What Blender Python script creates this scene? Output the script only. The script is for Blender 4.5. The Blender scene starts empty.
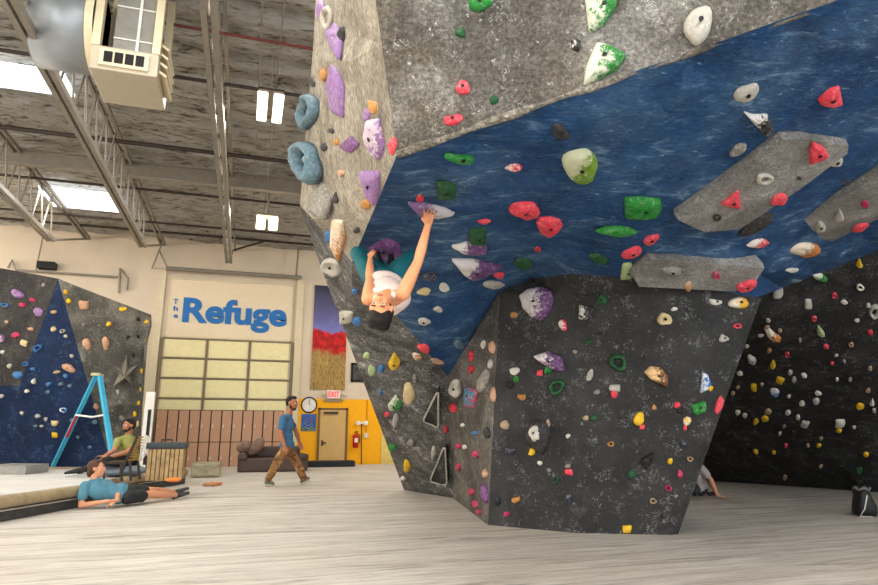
import bpy, bmesh, math, random
from mathutils import Vector, Matrix, noise
from mathutils.geometry import delaunay_2d_cdt
from mathutils.bvhtree import BVHTree
random.seed(7)
SC = bpy.context.scene
COL = SC.collection
V = Vector
# ------------------------------------------------------------ camera
FPX = 620.0; CX, CY = 439.0, 292.5
PITCH = math.radians(12.5); YAW = math.radians(17.2)
EYE = V((0, 0, 1.03))
HF = V((math.sin(YAW), math.cos(YAW), 0))
FWD = HF * math.cos(PITCH) + V((0, 0, 1)) * math.sin(PITCH)
RIGHT = V((math.cos(YAW), -math.sin(YAW), 0))
UP = RIGHT.cross(FWD)
cam_d = bpy.data.cameras.new('camera'); cam = bpy.data.objects.new('camera', cam_d); COL.objects.link(cam)
cam_d.sensor_width = 36; cam_d.lens = FPX / 878 * 36; cam_d.clip_start = 0.05; cam_d.clip_end = 200
M3 = Matrix((RIGHT, UP, -FWD)).transposed()
cam.matrix_world = Matrix.Translation(EYE) @ M3.to_4x4()
SC.camera = cam

def ray(px, py): return FWD + RIGHT * ((px - CX) / FPX) - UP * ((py - CY) / FPX)
def at(px, py, hd):
    d = ray(px, py); return EYE + d * (hd / d.dot(HF))
def onz(px, py, z=0.0):
    d = ray(px, py); return EYE + d * ((z - EYE.z) / d.z)
def ony(px, py, y):
    d = ray(px, py); return EYE + d * ((y - EYE.y) / d.y)
def onplane(px, py, p, n):
    d = ray(px, py); return EYE + d * ((p - EYE).dot(n) / d.dot(n))
def proj(p):
    q = p - EYE; z = q.dot(FWD)
    return V((CX + q.dot(RIGHT) / z * FPX, CY - q.dot(UP) / z * FPX)), z

# ------------------------------------------------------------ materials
def lin(c): return tuple(((x / 255) / 12.92 if x / 255 <= .04045 else ((x / 255 + .055) / 1.055) ** 2.4) for x in c)
class NT:
    def __init__(s, name):
        s.m = bpy.data.materials.new(name); s.m.use_nodes = True; s.t = s.m.node_tree
        s.b = s.t.nodes['Principled BSDF']
    def n(s, t, **k):
        o = s.t.nodes.new(t)
        for a, v in k.items():
            if a in o.inputs: o.inputs[a].default_value = v
            else: setattr(o, a, v)
        return o
    def l(s, a, b): s.t.links.new(a, b)
    def coord(s, scale=(1, 1, 1), rot=(0, 0, 0)):
        c = s.n('ShaderNodeTexCoord'); m = s.n('ShaderNodeMapping')
        m.inputs['Scale'].default_value = scale; m.inputs['Rotation'].default_value = rot
        s.l(c.outputs['Object'], m.inputs['Vector']); return m.outputs[0]
    def noise(s, co, scale, detail=6, rough=.6, dist=0):
        o = s.n('ShaderNodeTexNoise'); o.inputs['Scale'].default_value = scale
        o.inputs['Detail'].default_value = detail; o.inputs['Roughness'].default_value = rough
        o.inputs['Distortion'].default_value = dist
        s.l(co, o.inputs['Vector']); return o.outputs['Fac']
    def ramp(s, f, stops):
        r = s.n('ShaderNodeValToRGB'); e = r.color_ramp.elements
        while len(e) < len(stops): e.new(.5)
        for i, (p, c) in enumerate(stops):
            e[i].position = p; e[i].color = (*c, 1) if len(c) == 3 else c
        s.l(f, r.inputs[0]); return r.outputs[0]
    def rampf(s, f, a, b, v0=0, v1=1):
        r = s.n('ShaderNodeMapRange'); r.inputs[1].default_value = a; r.inputs[2].default_value = b
        r.inputs[3].default_value = v0; r.inputs[4].default_value = v1; s.l(f, r.inputs[0]); return r.outputs[0]
    def mix(s, f, a, b, mode='MIX'):
        o = s.n('ShaderNodeMix', data_type='RGBA', blend_type=mode)
        if isinstance(f, (int, float)): o.inputs[0].default_value = f
        else: s.l(f, o.inputs[0])
        for i, c in ((6, a), (7, b)):
            if isinstance(c, tuple): o.inputs[i].default_value = (*c, 1)
            else: s.l(c, o.inputs[i])
        return o.outputs[2]
    def mul(s, a, b, op='MULTIPLY'):
        o = s.n('ShaderNodeMath', operation=op)
        for i, c in ((0, a), (1, b)):
            if isinstance(c, (int, float)): o.inputs[i].default_value = c
            else: s.l(c, o.inputs[i])
        return o.outputs[0]
    def bump(s, h, strength=.4, dist=.02):
        o = s.n('ShaderNodeBump'); o.inputs['Strength'].default_value = strength; o.inputs['Distance'].default_value = dist
        s.l(h, o.inputs['Height']); s.l(o.outputs[0], s.b.inputs['Normal'])
    def fin(s, col=None, rough=.7, metal=0, spec=.3):
        if col is not None:
            if isinstance(col, tuple): s.b.inputs['Base Color'].default_value = (*col, 1)
            else: s.l(col, s.b.inputs['Base Color'])
        if isinstance(rough, (int, float)): s.b.inputs['Roughness'].default_value = rough
        else: s.l(rough, s.b.inputs['Roughness'])
        s.b.inputs['Metallic'].default_value = metal
        s.b.inputs['Specular IOR Level'].default_value = spec
        return s.m
MAT = {}
def plain(key, rgb, rough=.6, metal=0, var=.12, nscale=8, bump=0, spec=.3):
    """painted / moulded surface with a little procedural variation"""
    if key in MAT: return MAT[key]
    t = NT(key); co = t.coord(); c = lin(rgb)
    f = t.noise(co, nscale, 5)
    lo = tuple(x * (1 - var) for x in c); hi = tuple(min(1, x * (1 + var)) for x in c)
    if bump: t.bump(t.noise(co, nscale * 6, 4), bump, .01)
    MAT[key] = t.fin(t.ramp(f, [(.3, lo), (.7, hi)]), rough, metal, spec); return MAT[key]
def emis(key, rgb, st):
    if key in MAT: return MAT[key]
    t = NT(key); t.b.inputs['Emission Color'].default_value = (*lin(rgb), 1); t.b.inputs['Emission Strength'].default_value = st
    MAT[key] = t.fin(lin(rgb), .5); return MAT[key]
def wallmat(key, base, dark, chalk, amount=.5, stretch=(1, 1, 1), rot=(0, 0, 0), scale=1.0, bump=.6, holes=True, fine=1.0, tint=None, streak=.5, broad=.12, squig=.6, grain=.35):
    """textured, painted plywood with chalk marks and bolt holes"""
    t = NT(key); co = t.coord(stretch, rot); ci = t.coord()
    n1 = t.noise(ci, 2.2 * scale, 6, .65); n2 = t.noise(ci, 26 * scale, 5, .7)
    col = t.ramp(n1, [(.3, lin(dark)), (.7, lin(base))])
    if tint: col = t.mix(t.rampf(t.noise(ci, 1.3 * scale, 4), .5, .75, 0, .6), col, lin(tint))
    col = t.mix(t.rampf(n2, .35, .7, 0, .55), col, lin(dark))
    big = t.rampf(t.noise(ci, 1.7 * scale, 3), .45, .68)
    st = t.rampf(t.noise(co, 7 * scale, 9, .72, .6), .62 - .1 * amount, .74 - .06 * amount)
    sp = t.rampf(t.noise(co, 30 * scale, 4, .6), .63, .70)
    f = t.mul(st, t.mul(t.mul(big, .75), .25, 'ADD')); f = t.mul(f, streak)
    f2 = t.mul(t.mul(sp, fine), t.rampf(t.noise(ci, 3.4 * scale, 3), .42, .6, .1, .8))
    f = t.mul(f, f2, 'MAXIMUM')
    rg = t.mul(t.mul(t.noise(ci, 13 * scale, 3, .6, 1.5), .5, 'SUBTRACT'), 1, 'MULTIPLY'); rg = t.mul(rg, 0, 'ABSOLUTE')
    sq = t.mul(t.rampf(rg, .004, .016, 1, 0), t.rampf(t.noise(ci, 5 * scale, 3, .7), .54, .6)); f = t.mul(f, t.mul(sq, squig), 'MAXIMUM')
    f = t.mul(f, t.mul(big, broad), 'ADD')
    gr = t.rampf(t.noise(co, 42 * scale, 6, .8), .40, .62, -grain, grain)
    col = t.mix(f, col, lin(chalk))
    hv = t.n('ShaderNodeHueSaturation'); t.l(col, hv.inputs['Color']); t.l(t.mul(gr, 1.0, 'ADD'), hv.inputs['Value']); col = hv.outputs[0]
    if holes:
        v = t.n('ShaderNodeTexVoronoi'); v.inputs['Scale'].default_value = 4.2; v.inputs['Randomness'].default_value = .35
        t.l(ci, v.inputs['Vector'])
        hf = t.rampf(v.outputs['Distance'], .030, .045, 1, 0)
        col = t.mix(hf, col, lin((20, 20, 20)))
    t.bump(t.mul(t.noise(co, 24 * scale, 8, .7), t.mul(t.noise(ci, 6 * scale, 5, .6), 1.2), 'ADD'), bump, .03)
    MAT[key] = t.fin(col, .78, 0, .25); return MAT[key]
def holdmat(key, rgb, rgb2=None, chalk=.35, spec=.3, lo=-.05):
    if key in MAT: return MAT[key]
    t = NT('moulded_' + key); ci = t.coord()
    r = t.n('ShaderNodeObjectInfo'); ad = t.n('ShaderNodeVectorMath', operation='ADD'); t.l(ci, ad.inputs[0])
    mm = t.n('ShaderNodeVectorMath', operation='SCALE'); t.l(r.outputs['Location'], mm.inputs[0]); mm.inputs['Scale'].default_value = 1.0
    t.l(mm.outputs[0], ad.inputs[1]); co = ad.outputs[0]
    c = lin(rgb); dk = tuple(x * .7 for x in c)
    col = t.ramp(t.noise(co, 9, 4), [(.3, dk), (.65, c)])
    if rgb2:
        g = t.n('ShaderNodeSeparateXYZ'); t.l(ci, g.inputs[0])
        f = t.mul(t.mul(g.outputs[0], -9.0), t.mul(t.mul(t.noise(co, 26, 7, .75), .5, 'SUBTRACT'), 5), 'ADD')
        col = t.mix(t.rampf(f, lo, lo + .35), col, lin(rgb2))
    ch = t.mul(t.rampf(t.noise(co, 30, 8, .8), .50, .66), chalk)
    col = t.mix(ch, col, lin((226, 222, 214)))
    t.bump(t.noise(co, 90, 4), .35, .006)
    MAT[key] = t.fin(col, .62, 0, spec); return MAT[key]

# ------------------------------------------------------------ object helpers
def tag(o, label=None, cat=None, group=None, kind=None):
    if label: o['label'] = label
    if cat: o['category'] = cat
    if group: o['group'] = group
    if kind: o['kind'] = kind
    return o
def empty(name, loc, label, cat, group=None):
    o = bpy.data.objects.new(name, None); COL.objects.link(o); o.location = loc; o.empty_display_size = .1
    return tag(o, label, cat, group)
def link(name, me, m=None, parent=None, smooth=False):
    o = bpy.data.objects.new(name, me); COL.objects.link(o)
    if m is not None:
        for x in (m if isinstance(m, (list, tuple)) else [m]): me.materials.append(x)
    if parent is not None:
        o.parent = parent; q = parent; off = V((0, 0, 0))
        while q is not None: off += q.location; q = q.parent
        me.transform(Matrix.Translation(-off))
    if smooth:
        for p in me.polygons: p.use_smooth = True
    return o
class MB:
    """collects shapes (world coordinates) into ONE mesh"""
    def __init__(s): s.bm = bmesh.new()
    def add(s, verts, faces):
        vs = [s.bm.verts.new(v) for v in verts]
        for f in faces:
            try: s.bm.faces.new([vs[i] for i in f])
            except ValueError: pass
        return vs
    def box(s, c, size, rot=None, bev=0):
        c = V(c); R = rot if rot is not None else Matrix.Identity(3)
        h = V(size) / 2
        vs = [c + R @ V((x * h.x, y * h.y, z * h.z)) for x in (-1, 1) for y in (-1, 1) for z in (-1, 1)]
        v = s.add(vs, [(0, 1, 3, 2), (4, 6, 7, 5), (0, 4, 5, 1), (2, 3, 7, 6), (0, 2, 6, 4), (1, 5, 7, 3)])
        if bev:
            es = set(e for x in v for e in x.link_edges)
            bmesh.ops.bevel(s.bm, geom=list(es), offset=bev, segments=2, affect='EDGES', profile=.6)
        return s
    def tube(s, pts, r, seg=10, closed=False):
        pts = [V(p) for p in pts]; rs = r if isinstance(r, (list, tuple)) else [r] * len(pts)
        rings = []; n = len(pts); prev = None
        for i, p in enumerate(pts):
            if closed: t = (pts[(i + 1) % n] - pts[i - 1])
            else: t = (pts[min(i + 1, n - 1)] - pts[max(i - 1, 0)])
            t.normalize()
            a = prev if prev is not None else (V((0, 0, 1)) if abs(t.z) < .9 else V((1, 0, 0)))
            b = t.cross(a).normalized(); a = b.cross(t).normalized(); prev = a
            rings.append([s.bm.verts.new(p + (a * math.cos(k * math.tau / seg) + b * math.sin(k * math.tau / seg)) * rs[i]) for k in range(seg)])
        for i in range(n if closed else n - 1):
            A, B = rings[i], rings[(i + 1) % n]
            for k in range(seg): s.bm.faces.new((A[k], A[(k + 1) % seg], B[(k + 1) % seg], B[k]))
        if not closed:
            s.bm.faces.new(list(reversed(rings[0]))); s.bm.faces.new(rings[-1])
        return s
    def bar(s, a, b, w, h=None):
        a, b = V(a), V(b); t = (b - a); L = t.length; t.normalize(); h = h or w
        x = t.cross(V((0, 0, 1)) if abs(t.z) < .95 else V((0, 1, 0))).normalized(); y = x.cross(t)
        R = Matrix((x, t, y)).transposed()
        return s.box((a + b) / 2, (w, L, h), R)
    def prism(s, poly, d):
        n = len(poly); poly = [V(p) for p in poly]; d = V(d)
        vs = poly + [p + d for p in poly]
        s.add(vs, [tuple(range(n)), tuple(range(2 * n - 1, n - 1, -1))] + [(i, i + n, (i + 1) % n + n, (i + 1) % n) for i in range(n)])
        return s
    def ico(s, c, rad, M=None, sub=2):
        M = M or Matrix.Identity(3); rad = V(rad) if not isinstance(rad, (int, float)) else V((rad,) * 3)
        r = bmesh.ops.create_icosphere(s.bm, subdivisions=sub, radius=1)
        for v in r['verts']: v.co = V(c) + M @ V((v.co.x * rad.x, v.co.y * rad.y, v.co.z * rad.z))
        return s
    def build(s, name, m, parent=None, smooth=False, fix=True):
        if fix: bmesh.ops.recalc_face_normals(s.bm, faces=s.bm.faces)
        me = bpy.data.meshes.new(name); s.bm.to_mesh(me); s.bm.free()
        return link(name, me, m, parent, smooth)
def cyl(a, b, r, seg=20): return MB().tube([a, b], r, seg)

# ------------------------------------------------------------ climbing wall panels
BV = []     # geometry that holds are bolted to
def panel(name, bnd, m, parent, thick=.05, step=26, rough=.0, smooth=True):
    """surface panel spanned by a 3D boundary, filled by a smooth interior, given real thickness"""
    pts = []
    n = len(bnd)
    for i in range(n):
        a, b = bnd[i], bnd[(i + 1) % n]
        pa, pb = proj(a)[0], proj(b)[0]
        k = max(1, int((pb - pa).length / step))
        for j in range(k): 
            # straight edge in space
            pts.append(a.lerp(b, j / k))
    P2 = [proj(p) for p in pts]
    co = [p[0] for p in P2]; iz = [1 / p[1] for p in P2]
    nb = len(co)
    xs = [c.x for c in co]; ys = [c.y for c in co]
    def inside(x, y):
        r = False
        for i in range(nb):
            a, b = co[i], co[i - 1]
            if (a.y > y) != (b.y > y) and x < (b.x - a.x) * (y - a.y) / (b.y - a.y) + a.x: r = not r
        return r
    def dist(x, y): return min((V((x, y)) - c).length for c in co)
    inner = []
    y = min(ys); row = 0
    while y < max(ys):
        x = min(xs) + (row % 2) * step / 2
        while x < max(xs):
            if inside(x, y) and dist(x, y) > step * .55: inner.append(V((x, y)))
            x += step
        y += step * .87; row += 1
    allv = co + inner
    r = delaunay_2d_cdt(allv, [(i, (i + 1) % nb) for i in range(nb)], [], 1, 1e-4)
    vv, ee, ff, ov = r[0], r[1], r[2], r[3]
    val = []; fixed = []
    avg = sum(iz) / len(iz)
    for i, c in enumerate(vv):
        o = [q for q in ov[i] if q < nb]
        if o: val.append(iz[o[0]]); fixed.append(True)
        else: val.append(avg); fixed.append(False)
    adj = [[] for _ in vv]
    for a, b in ee: adj[a].append(b); adj[b].append(a)
    for it in range(600):
        for i in range(len(vv)):
            if not fixed[i] and adj[i]: val[i] = sum(val[j] for j in adj[i]) / len(adj[i])
    vs = [EYE + ray(c.x, c.y) * (1 / val[i]) for i, c in enumerate(vv)]
    bm = bmesh.new(); bv = [bm.verts.new(v) for v in vs]
    for f in ff: bm.faces.new([bv[i] for i in f])
    bm.normal_update()
    for f in bm.faces:
        if f.normal.dot(f.calc_center_median() - EYE) > 0: f.normal_flip()
    bm.normal_update()
    BV.append(([v.co.copy() for v in bm.verts], [[v.index for v in f.verts] for f in bm.faces]) if False else None)
    bm.verts.index_update()
    BV[-1] = ([v.co.copy() for v in bm.verts], [[v.index for v in f.verts] for f in bm.faces], name)
    # thickness: offset copy behind
    top = list(bm.faces)
    geo = bmesh.ops.duplicate(bm, geom=bm.verts[:] + bm.edges[:] + top)
    vm = geo['vert_map']
    src = [v for v in bm.verts if v in vm and v.index >= 0][:len(vs)]
    cent = {v: v.normal.copy() for v in src}
    nf = [f for f in geo['geom'] if isinstance(f, bmesh.types.BMFace)]
    for v in src: vm[v].co = v.co - cent[v] * thick
    be = [e for e in bm.edges if len(e.link_faces) == 1 and e.verts[0] in cent and e.verts[1] in cent]
    for e in be:
        a, b = e.verts
        try: bm.faces.new((a, b, vm[b], vm[a]))
        except ValueError: pass
    for f in nf: f.normal_flip()
    bmesh.ops.recalc_face_normals(bm, faces=bm.faces)
    me = bpy.data.meshes.new(name); bm.to_mesh(me); bm.free()
    o = link(name, me, m, parent)
    return o
# ============================================================ SETTING
YW = 20.0
LM = .26      # top of the raised mat area on the left
# --- materials of the room
def canvas(key, base, dark, line):
    t = NT(key); co = t.coord((.14, 1.6, 1)); ci = t.coord()
    n = t.noise(co, 4.5, 12, .78, .8); n2 = t.noise(co, 18, 9, .8, .5)
    col = t.ramp(n, [(.36, lin(dark)), (.47, lin(base)), (.60, lin(line))])
    col = t.mix(t.rampf(n2, .54, .66, 0, .8), col, lin(dark))
    col = t.mix(t.rampf(t.noise(ci, .5, 3), .45, .7, 0, .3), col, lin((172, 160, 140)))
    fl = t.rampf(t.noise(t.coord((.5, 3, 1), (0, 0, .5)), 9, 8, .75), .64, .72, 0, .5)
    col = t.mix(fl, col, lin((236, 232, 224)))
    t.bump(t.mul(t.noise(co, 2.0, 6), t.mul(n2, .6), 'ADD'), .5, .03)
    MAT[key] = t.fin(col, .62, 0, .3); return MAT[key]
M_floor = canvas('worn canvas mat', (190, 184, 176), (136, 128, 118), (214, 209, 201))
M_mat2 = canvas('raised mat canvas', (200, 200, 198), (160, 158, 154), (216, 216, 214))
M_wall = plain('cream painted wall', (216, 202, 182), .8, var=.05, nscale=1.5, bump=.1)
M_conc = plain('dull concrete', (120, 112, 104), .8)
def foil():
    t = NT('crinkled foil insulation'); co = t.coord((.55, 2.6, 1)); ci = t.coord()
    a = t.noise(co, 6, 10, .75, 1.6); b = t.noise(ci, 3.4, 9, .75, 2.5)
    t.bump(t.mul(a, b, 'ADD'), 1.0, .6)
    col = t.ramp(t.noise(co, 4, 8, .7, 1), [(.38, lin((112, 104, 88))), (.455, lin((226, 220, 206))), (.56, lin((255, 253, 248)))])  # dark crease shade and bright bands painted into the foil colour
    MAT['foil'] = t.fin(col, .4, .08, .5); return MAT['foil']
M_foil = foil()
M_steel = plain('grey painted steel', (140, 134, 124), .5, .2)
M_dsteel = plain('dark steel pipe', (62, 54, 50), .5, .4)
M_beige = plain('beige enamel', (186, 176, 156), .5, .1, var=.06)
M_cream = plain('cream enamel', (216, 204, 174), .5, 0, var=.06)
M_galv = plain('galvanised sheet steel', (150, 156, 162), .5, .6, var=.15, nscale=3)
M_yel = plain('yellow painted wall', (250, 178, 20), .7, var=.04)
M_black = plain('black plastic', (22, 22, 24), .5)
M_white = plain('white enamel', (232, 230, 224), .5)

def struct(name, mb, m, smooth=False): 
    o = mb.build(name, m, None, smooth); o['kind'] = 'structure'; return o
# floor = the big mat surface, plus the lower concrete behind it
fb = MB()
fb.box((2, 6.55, -.15), (36, 25.9, .3)); struct('floor', fb, M_floor)
struct('trim_1', MB().box((2, 19.8, -.4), (36, .8, .2)), M_conc)
CEIL = ony(150, 236, YW).z
XL, XR = -12.0, 17.0
struct('wall_back', MB().box(((XL + XR) / 2, YW + .15, CEIL / 2 - .2), (XR - XL, .3, CEIL + .6)), M_wall)
struct('wall_left', MB().box((XL - .15, 7, CEIL / 2 - .2), (.3, 26, CEIL + .6)), M_wall)
struct('wall_right', MB().box((XR + .15, 7, CEIL / 2 - .2), (.3, 26, CEIL + .6)), M_wall)
# foil ceiling that sags between the purlins
bm = bmesh.new(); nx, ny = 200, 460
gv = []
for j in range(ny + 1):
    row = []
    for i in range(nx + 1):
        x = XL + (XR - XL) * i / nx; y = -6 + 26 * j / ny
        sag = -abs(math.sin(y * math.pi / .62)) * .10
        sag += noise.fractal(V((x * .5, y * 2.6, 3)), 1, 2, 4) * .06 + abs(noise.noise(V((x * 1.3 + 2 * noise.noise(V((x, y, 9))), y * 5.5, 0)))) * .11 + abs(noise.noise(V((x * 4.2, y * 4.2 + 3 * noise.noise(V((x * .7, y * .7, 4))), 2)))) * .06
        row.append(bm.verts.new((x, y, CEIL + sag)))
    gv.append(row)
for j in range(ny):
    for i in range(nx): bm.faces.new((gv[j][i], gv[j][i + 1], gv[j + 1][i + 1], gv[j + 1][i]))
for f in bm.faces: f.normal_flip() if f.normal.z > 0 else None
me = bpy.data.meshes.new('ceiling'); 
top = [bm.verts.new(p) for p in ((XL, -6, CEIL + .3), (XR, -6, CEIL + .3), (XR, 20, CEIL + .3), (XL, 20, CEIL + .3))]
bm.faces.new(top); bm.to_mesh(me); bm.free()
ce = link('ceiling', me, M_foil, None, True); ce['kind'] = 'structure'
# skylights let daylight in through the foil ceiling
M_sky = emis('white skylight panel', (245, 250, 255), 2.6)
def skylight(pa, pb, yd):
    a = onz(*pa, CEIL - .2); b = onz(*pb, CEIL - .2)
    o = MB().box(((a.x + b.x) / 2, (a.y + b.y) / 2, CEIL - .17), (abs(b.x - a.x), yd, .06)).build('window_1', M_sky); o['kind'] = 'structure'
skylight((-60, 66), (70, 88), .75)
skylight((45, 196), (118, 206), 1.3)
# --- roof steel: open web trusses running towards the back wall
def truss(px, py, hz, y0, y1, label, grp='roof trusses'):
    p = onz(px, py, hz); x = p.x
    e = empty('roof_truss', (x, (y0 + y1) / 2, hz), label, 'truss', grp)
    b = MB(); L = p.y
    for dx in (-.055, .055): b.box((x + dx, (y0 + L) / 2, hz), (.07, L - y0, .09))
    b.build('bottom_chord', M_steel, e)
    b = MB()
    for dx in (-.06, .06): b.box((x + dx, (y0 + y1) / 2, CEIL - .26), (.05, y1 - y0, .08))
    b.build('top_chord', M_steel, e)
    n = int((L - y0) / .75); s = (L - y0) / n; b = MB()
    for i in range(n):
        ya = y0 + i * s; zt = CEIL - .26
        b.tube([(x, ya, hz), (x, ya + s / 2, zt)], .018, 6); b.tube([(x, ya + s / 2, zt), (x, ya + s, hz)], .018, 6)
    b.tube([(x, L, hz), (x, y1, CEIL - .28)], .03, 6)
    b.build('web', M_steel, e)
    return x
HT = 5.55
tx1 = truss(229, 262, HT, -2, 19.9, 'grey open web roof truss running to the wall above the blue lettering')
tx2 = truss(143, 246, HT, -2, 19.9, 'grey open web roof truss beside the hanging cooler, ending over the bare cream wall')
tx3 = truss(51, 240, HT, -2, 19.9, 'grey open web roof truss at the far left of the ceiling')
# round pipes and one girder running parallel to the back wall
def xpipe(name, px, py, z, r, m, label, cat, xa=XL + .1, xb=XR - .1, sq=False):
    p = onz(px, py, z)
    b = MB()
    if sq:
        b.box(((xa + xb) / 2, p.y, z), (xb - xa, .16, .03)); b.box(((xa + xb) / 2, p.y, z + .16), (xb - xa, .03, .3)); b.box(((xa + xb) / 2, p.y, z + .32), (xb - xa, .16, .03))
    else: b.tube([(xa, p.y, z), (xb, p.y, z)], r, 8)
    tag(b.build(name, m), label, cat); return p
xpipe('sprinkler_pipe', 150, 145, CEIL - .42, .045, M_dsteel, 'dark steel pipe under the foil ceiling between the skylights and the hanging cooler', 'pipe')
xpipe('sprinkler_pipe', 250, 38, CEIL - .42, .022, plain('rust red pipe', (110, 52, 44), .6), 'thin rust-red pipe crossing the foil ceiling above the pair of bright lamps', 'pipe')
xpipe('sprinkler_pipe', 150, 190, CEIL - .45, .03, M_dsteel, 'thin dark pipe just behind the grey roof girder', 'pipe')
xpipe('roof_girder', 150, 178, CEIL - .52, .1, M_steel, 'long grey roof girder crossing the trusses', 'girder', sq=True)
xpipe('sprinkler_pipe', 150, 222, CEIL - .35, .03, M_dsteel, 'upper of two thin dark pipes close to the top of the back wall', 'pipe')
xpipe('sprinkler_pipe', 150, 231, CEIL - .25, .035, M_dsteel, 'lower of two thin dark pipes close to the top of the back wall', 'pipe')
xpipe('sprinkler_pipe', 250, 88, CEIL - .35, .03, M_dsteel, 'dark pipe crossing the foil ceiling just behind the pair of bright lamps', 'pipe')
for i, (px, lb) in enumerate(((260, 'left of the pair of thin conduits leading to the bright lamps'), (279, 'right of the pair of thin conduits leading to the bright lamps'))):
    p = onz(px, 60, CEIL - .3)
    tag(MB().tube([(p.x, 2, p.z), (p.x, 17.5, p.z)], .013, 6).build('conduit', M_steel), 'grey conduit, ' + lb, 'conduit', 'ceiling conduits')
# --- hanging lamps
M_tube = emis('lit lamp tube', (255, 246, 214), 4.5)
M_tube2 = emis('lit lamp bulb', (255, 240, 200), 6)
highbay_pos = onz(270, 108, 5.95)
def highbay(px, py, z, w, l, label):
    p = onz(px, py, z)
    e = empty('high_bay_lamp', p, label, 'lamp', 'hanging ceiling lamps')
    MB().box((p.x, p.y, p.z + .07), (w * 2.3, l + .05, .04), bev=.01).build('housing', M_dsteel, e)
    for s in (-1, 1):
        MB().box((p.x + s * w * .72, p.y, p.z), (w * .9, l, .06), bev=.015).build('lamp_tube', M_tube, e)
    b = MB()
    for s in (-1, 1): b.tube([(p.x, p.y + s * l * .4, p.z + .08), (p.x, p.y + s * l * .4, CEIL - .05)], .01, 6)
    b.build('hanger', M_steel, e)
highbay(270, 108, 5.95, .165, .85, 'hanging lamp with two long bright tubes, nearer the climbing wall top')
p = onz(267, 223, 5.75)
e = empty('high_bay_lamp', p, 'small bright hanging lamp near the back wall, lower of the two lamps', 'lamp', 'hanging ceiling lamps')
for s in (-1, 1): MB().box((p.x + s * .14, p.y, p.z), (.2, .3, .26), bev=.03).build('lamp_tube', M_tube2, e)
MB().tube([(p.x, p.y, p.z + .12), (p.x, p.y, CEIL - .1)], .03, 8).build('hanger', M_steel, e)
MB().box((p.x, p.y, p.z + .16), (.5, .3, .05), bev=.01).build('housing', M_steel, e)
# --- wire braces near the wall
def rod(name, pts, r, m, label, cat, y=None):
    return tag(MB().tube(pts, r, 6).build(name, m), label, cat)
Y9 = YW - .25
rod('ceiling_brace', [ony(234, 250, YW - 1.2), ony(300, 231, YW - .2)], .03, M_dsteel, 'thin diagonal brace under the ceiling left of the small hanging lamp', 'brace')
rod('hanging_conduit', [ony(163, 222, Y9), ony(161, 246, Y9), ony(152, 268, Y9), ony(168, 269, Y9), ony(159, 250, Y9)], .025, M_steel, 'bent grey conduit dropping to the upper left corner of the garage door', 'conduit')
rod('hanging_conduit', [ony(43, 236, Y9), ony(36, 270, Y9)], .02, M_steel, 'straight grey conduit dropping to the black speaker on the back wall', 'conduit')
rod('hanging_conduit', [ony(299, 243, Y9), ony(296, 278, Y9)], .03, M_steel, 'grey conduit dropping to the upper right corner of the garage door', 'conduit')
rod('wall_pipe', [ony(8, 268, YW - .1), ony(12, 260, YW - .1), ony(16, 270, YW - .1), ony(120, 277, YW - .1)], .035, M_steel, 'long grey pipe on the back wall above the left climbing wall', 'pipe')
rod('wall_bracket', [ony(119, 293, YW - .1), ony(120, 268, YW - .1), ony(123, 272, YW - .2), ony(128, 278, YW - .2), ony(127, 290, YW - .1)], .035, M_steel, 'grey bracket at the right end of the long wall pipe', 'bracket')
def wallbox(name, x0, y0, x1, y1, d, m, label, cat, parent=None, off=0, bev=0):
    a, b = ony(x0, y0, YW - off), ony(x1, y1, YW - off)
    o = MB().box(((a.x + b.x) / 2, YW - off - d / 2, (a.z + b.z) / 2), (abs(b.x - a.x), d, abs(a.z - b.z)), bev=bev).build(name, m, parent)
    return tag(o, label, cat) if label else o
wallbox('wall_speaker', 40, 263, 57, 271, .3, M_black, 'small black speaker box on the back wall above the left climbing wall', 'speaker', bev=.02)

# --- sectional garage door with the painted sign panel above
def wq(x0, y0, x1, y1):      # rectangle on the back wall from pixels
    a, b = ony(x0, y0, YW), ony(x1, y1, YW); return a.x, a.z, b.x, b.z
gx0 = ony(158, 400, YW).x; gx1 = ony(288, 400, YW).x
gz1 = ony(163, 338, YW).z; gzs = ony(168, 279, YW).z; gzt = ony(165, 270, YW).z
def wb(x0, x1, z0, z1, d, off, mb, bev=0):
    return mb.box(((x0 + x1) / 2, YW - off - d / 2, (z0 + z1) / 2), (x1 - x0, d, z1 - z0), bev=bev)
gd = empty('garage_door', ((gx0 + gx1) / 2, YW, 0), 'closed cream sectional garage door with square panels behind the lockers', 'door')
M_gp = plain('pale yellow door panel', (240, 230, 178), .6, var=.05)
M_gl = plain('faded white door panel', (226, 218, 200), .7, var=.1)
M_rail = plain('dull brown rail', (128, 112, 84), .6)
wb(gx0, gx1, -.3, gz1, .05, 0, b_ := MB()); b_.build('door_leaf', M_gl, gd)
rows = 5; rh = (gz1 - .75) / rows; cw = (gx1 - gx0) / 3
b = MB()
for r in range(1, rows):
    for c in range(3):
        z0 = .75 + r * rh
        wb(gx0 + c * cw + .05, gx0 + (c + 1) * cw - .05, z0 + .04, z0 + rh - .04, .03, .05, b)
b.build('door_panels', M_gp, gd)
b = MB()
for r in range(rows + 1): wb(gx0, gx1, .75 + r * rh - .02, .75 + r * rh + .02, .05, .05, b)
for c in (1, 2): wb(gx0 + c * cw - .03, gx0 + c * cw + .03, .5, gz1, .06, .05, b)
b.build('rails', M_rail, gd)
b = MB()
wb(gx0 - .08, gx0, -.3, gz1, .12, 0, b); wb(gx1, gx1 + .08, -.3, gz1, .12, 0, b)
b.build('door_track', M_rail, gd)
struct('trim_2', wb(gx1 + .1, gx1 + .32, -.3, gzt, .1, 0, MB()), M_cream)
struct('trim_3', wb(gx0 - .32, gx0 - .1, -.3, gzt, .1, 0, MB()), M_cream)
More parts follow.
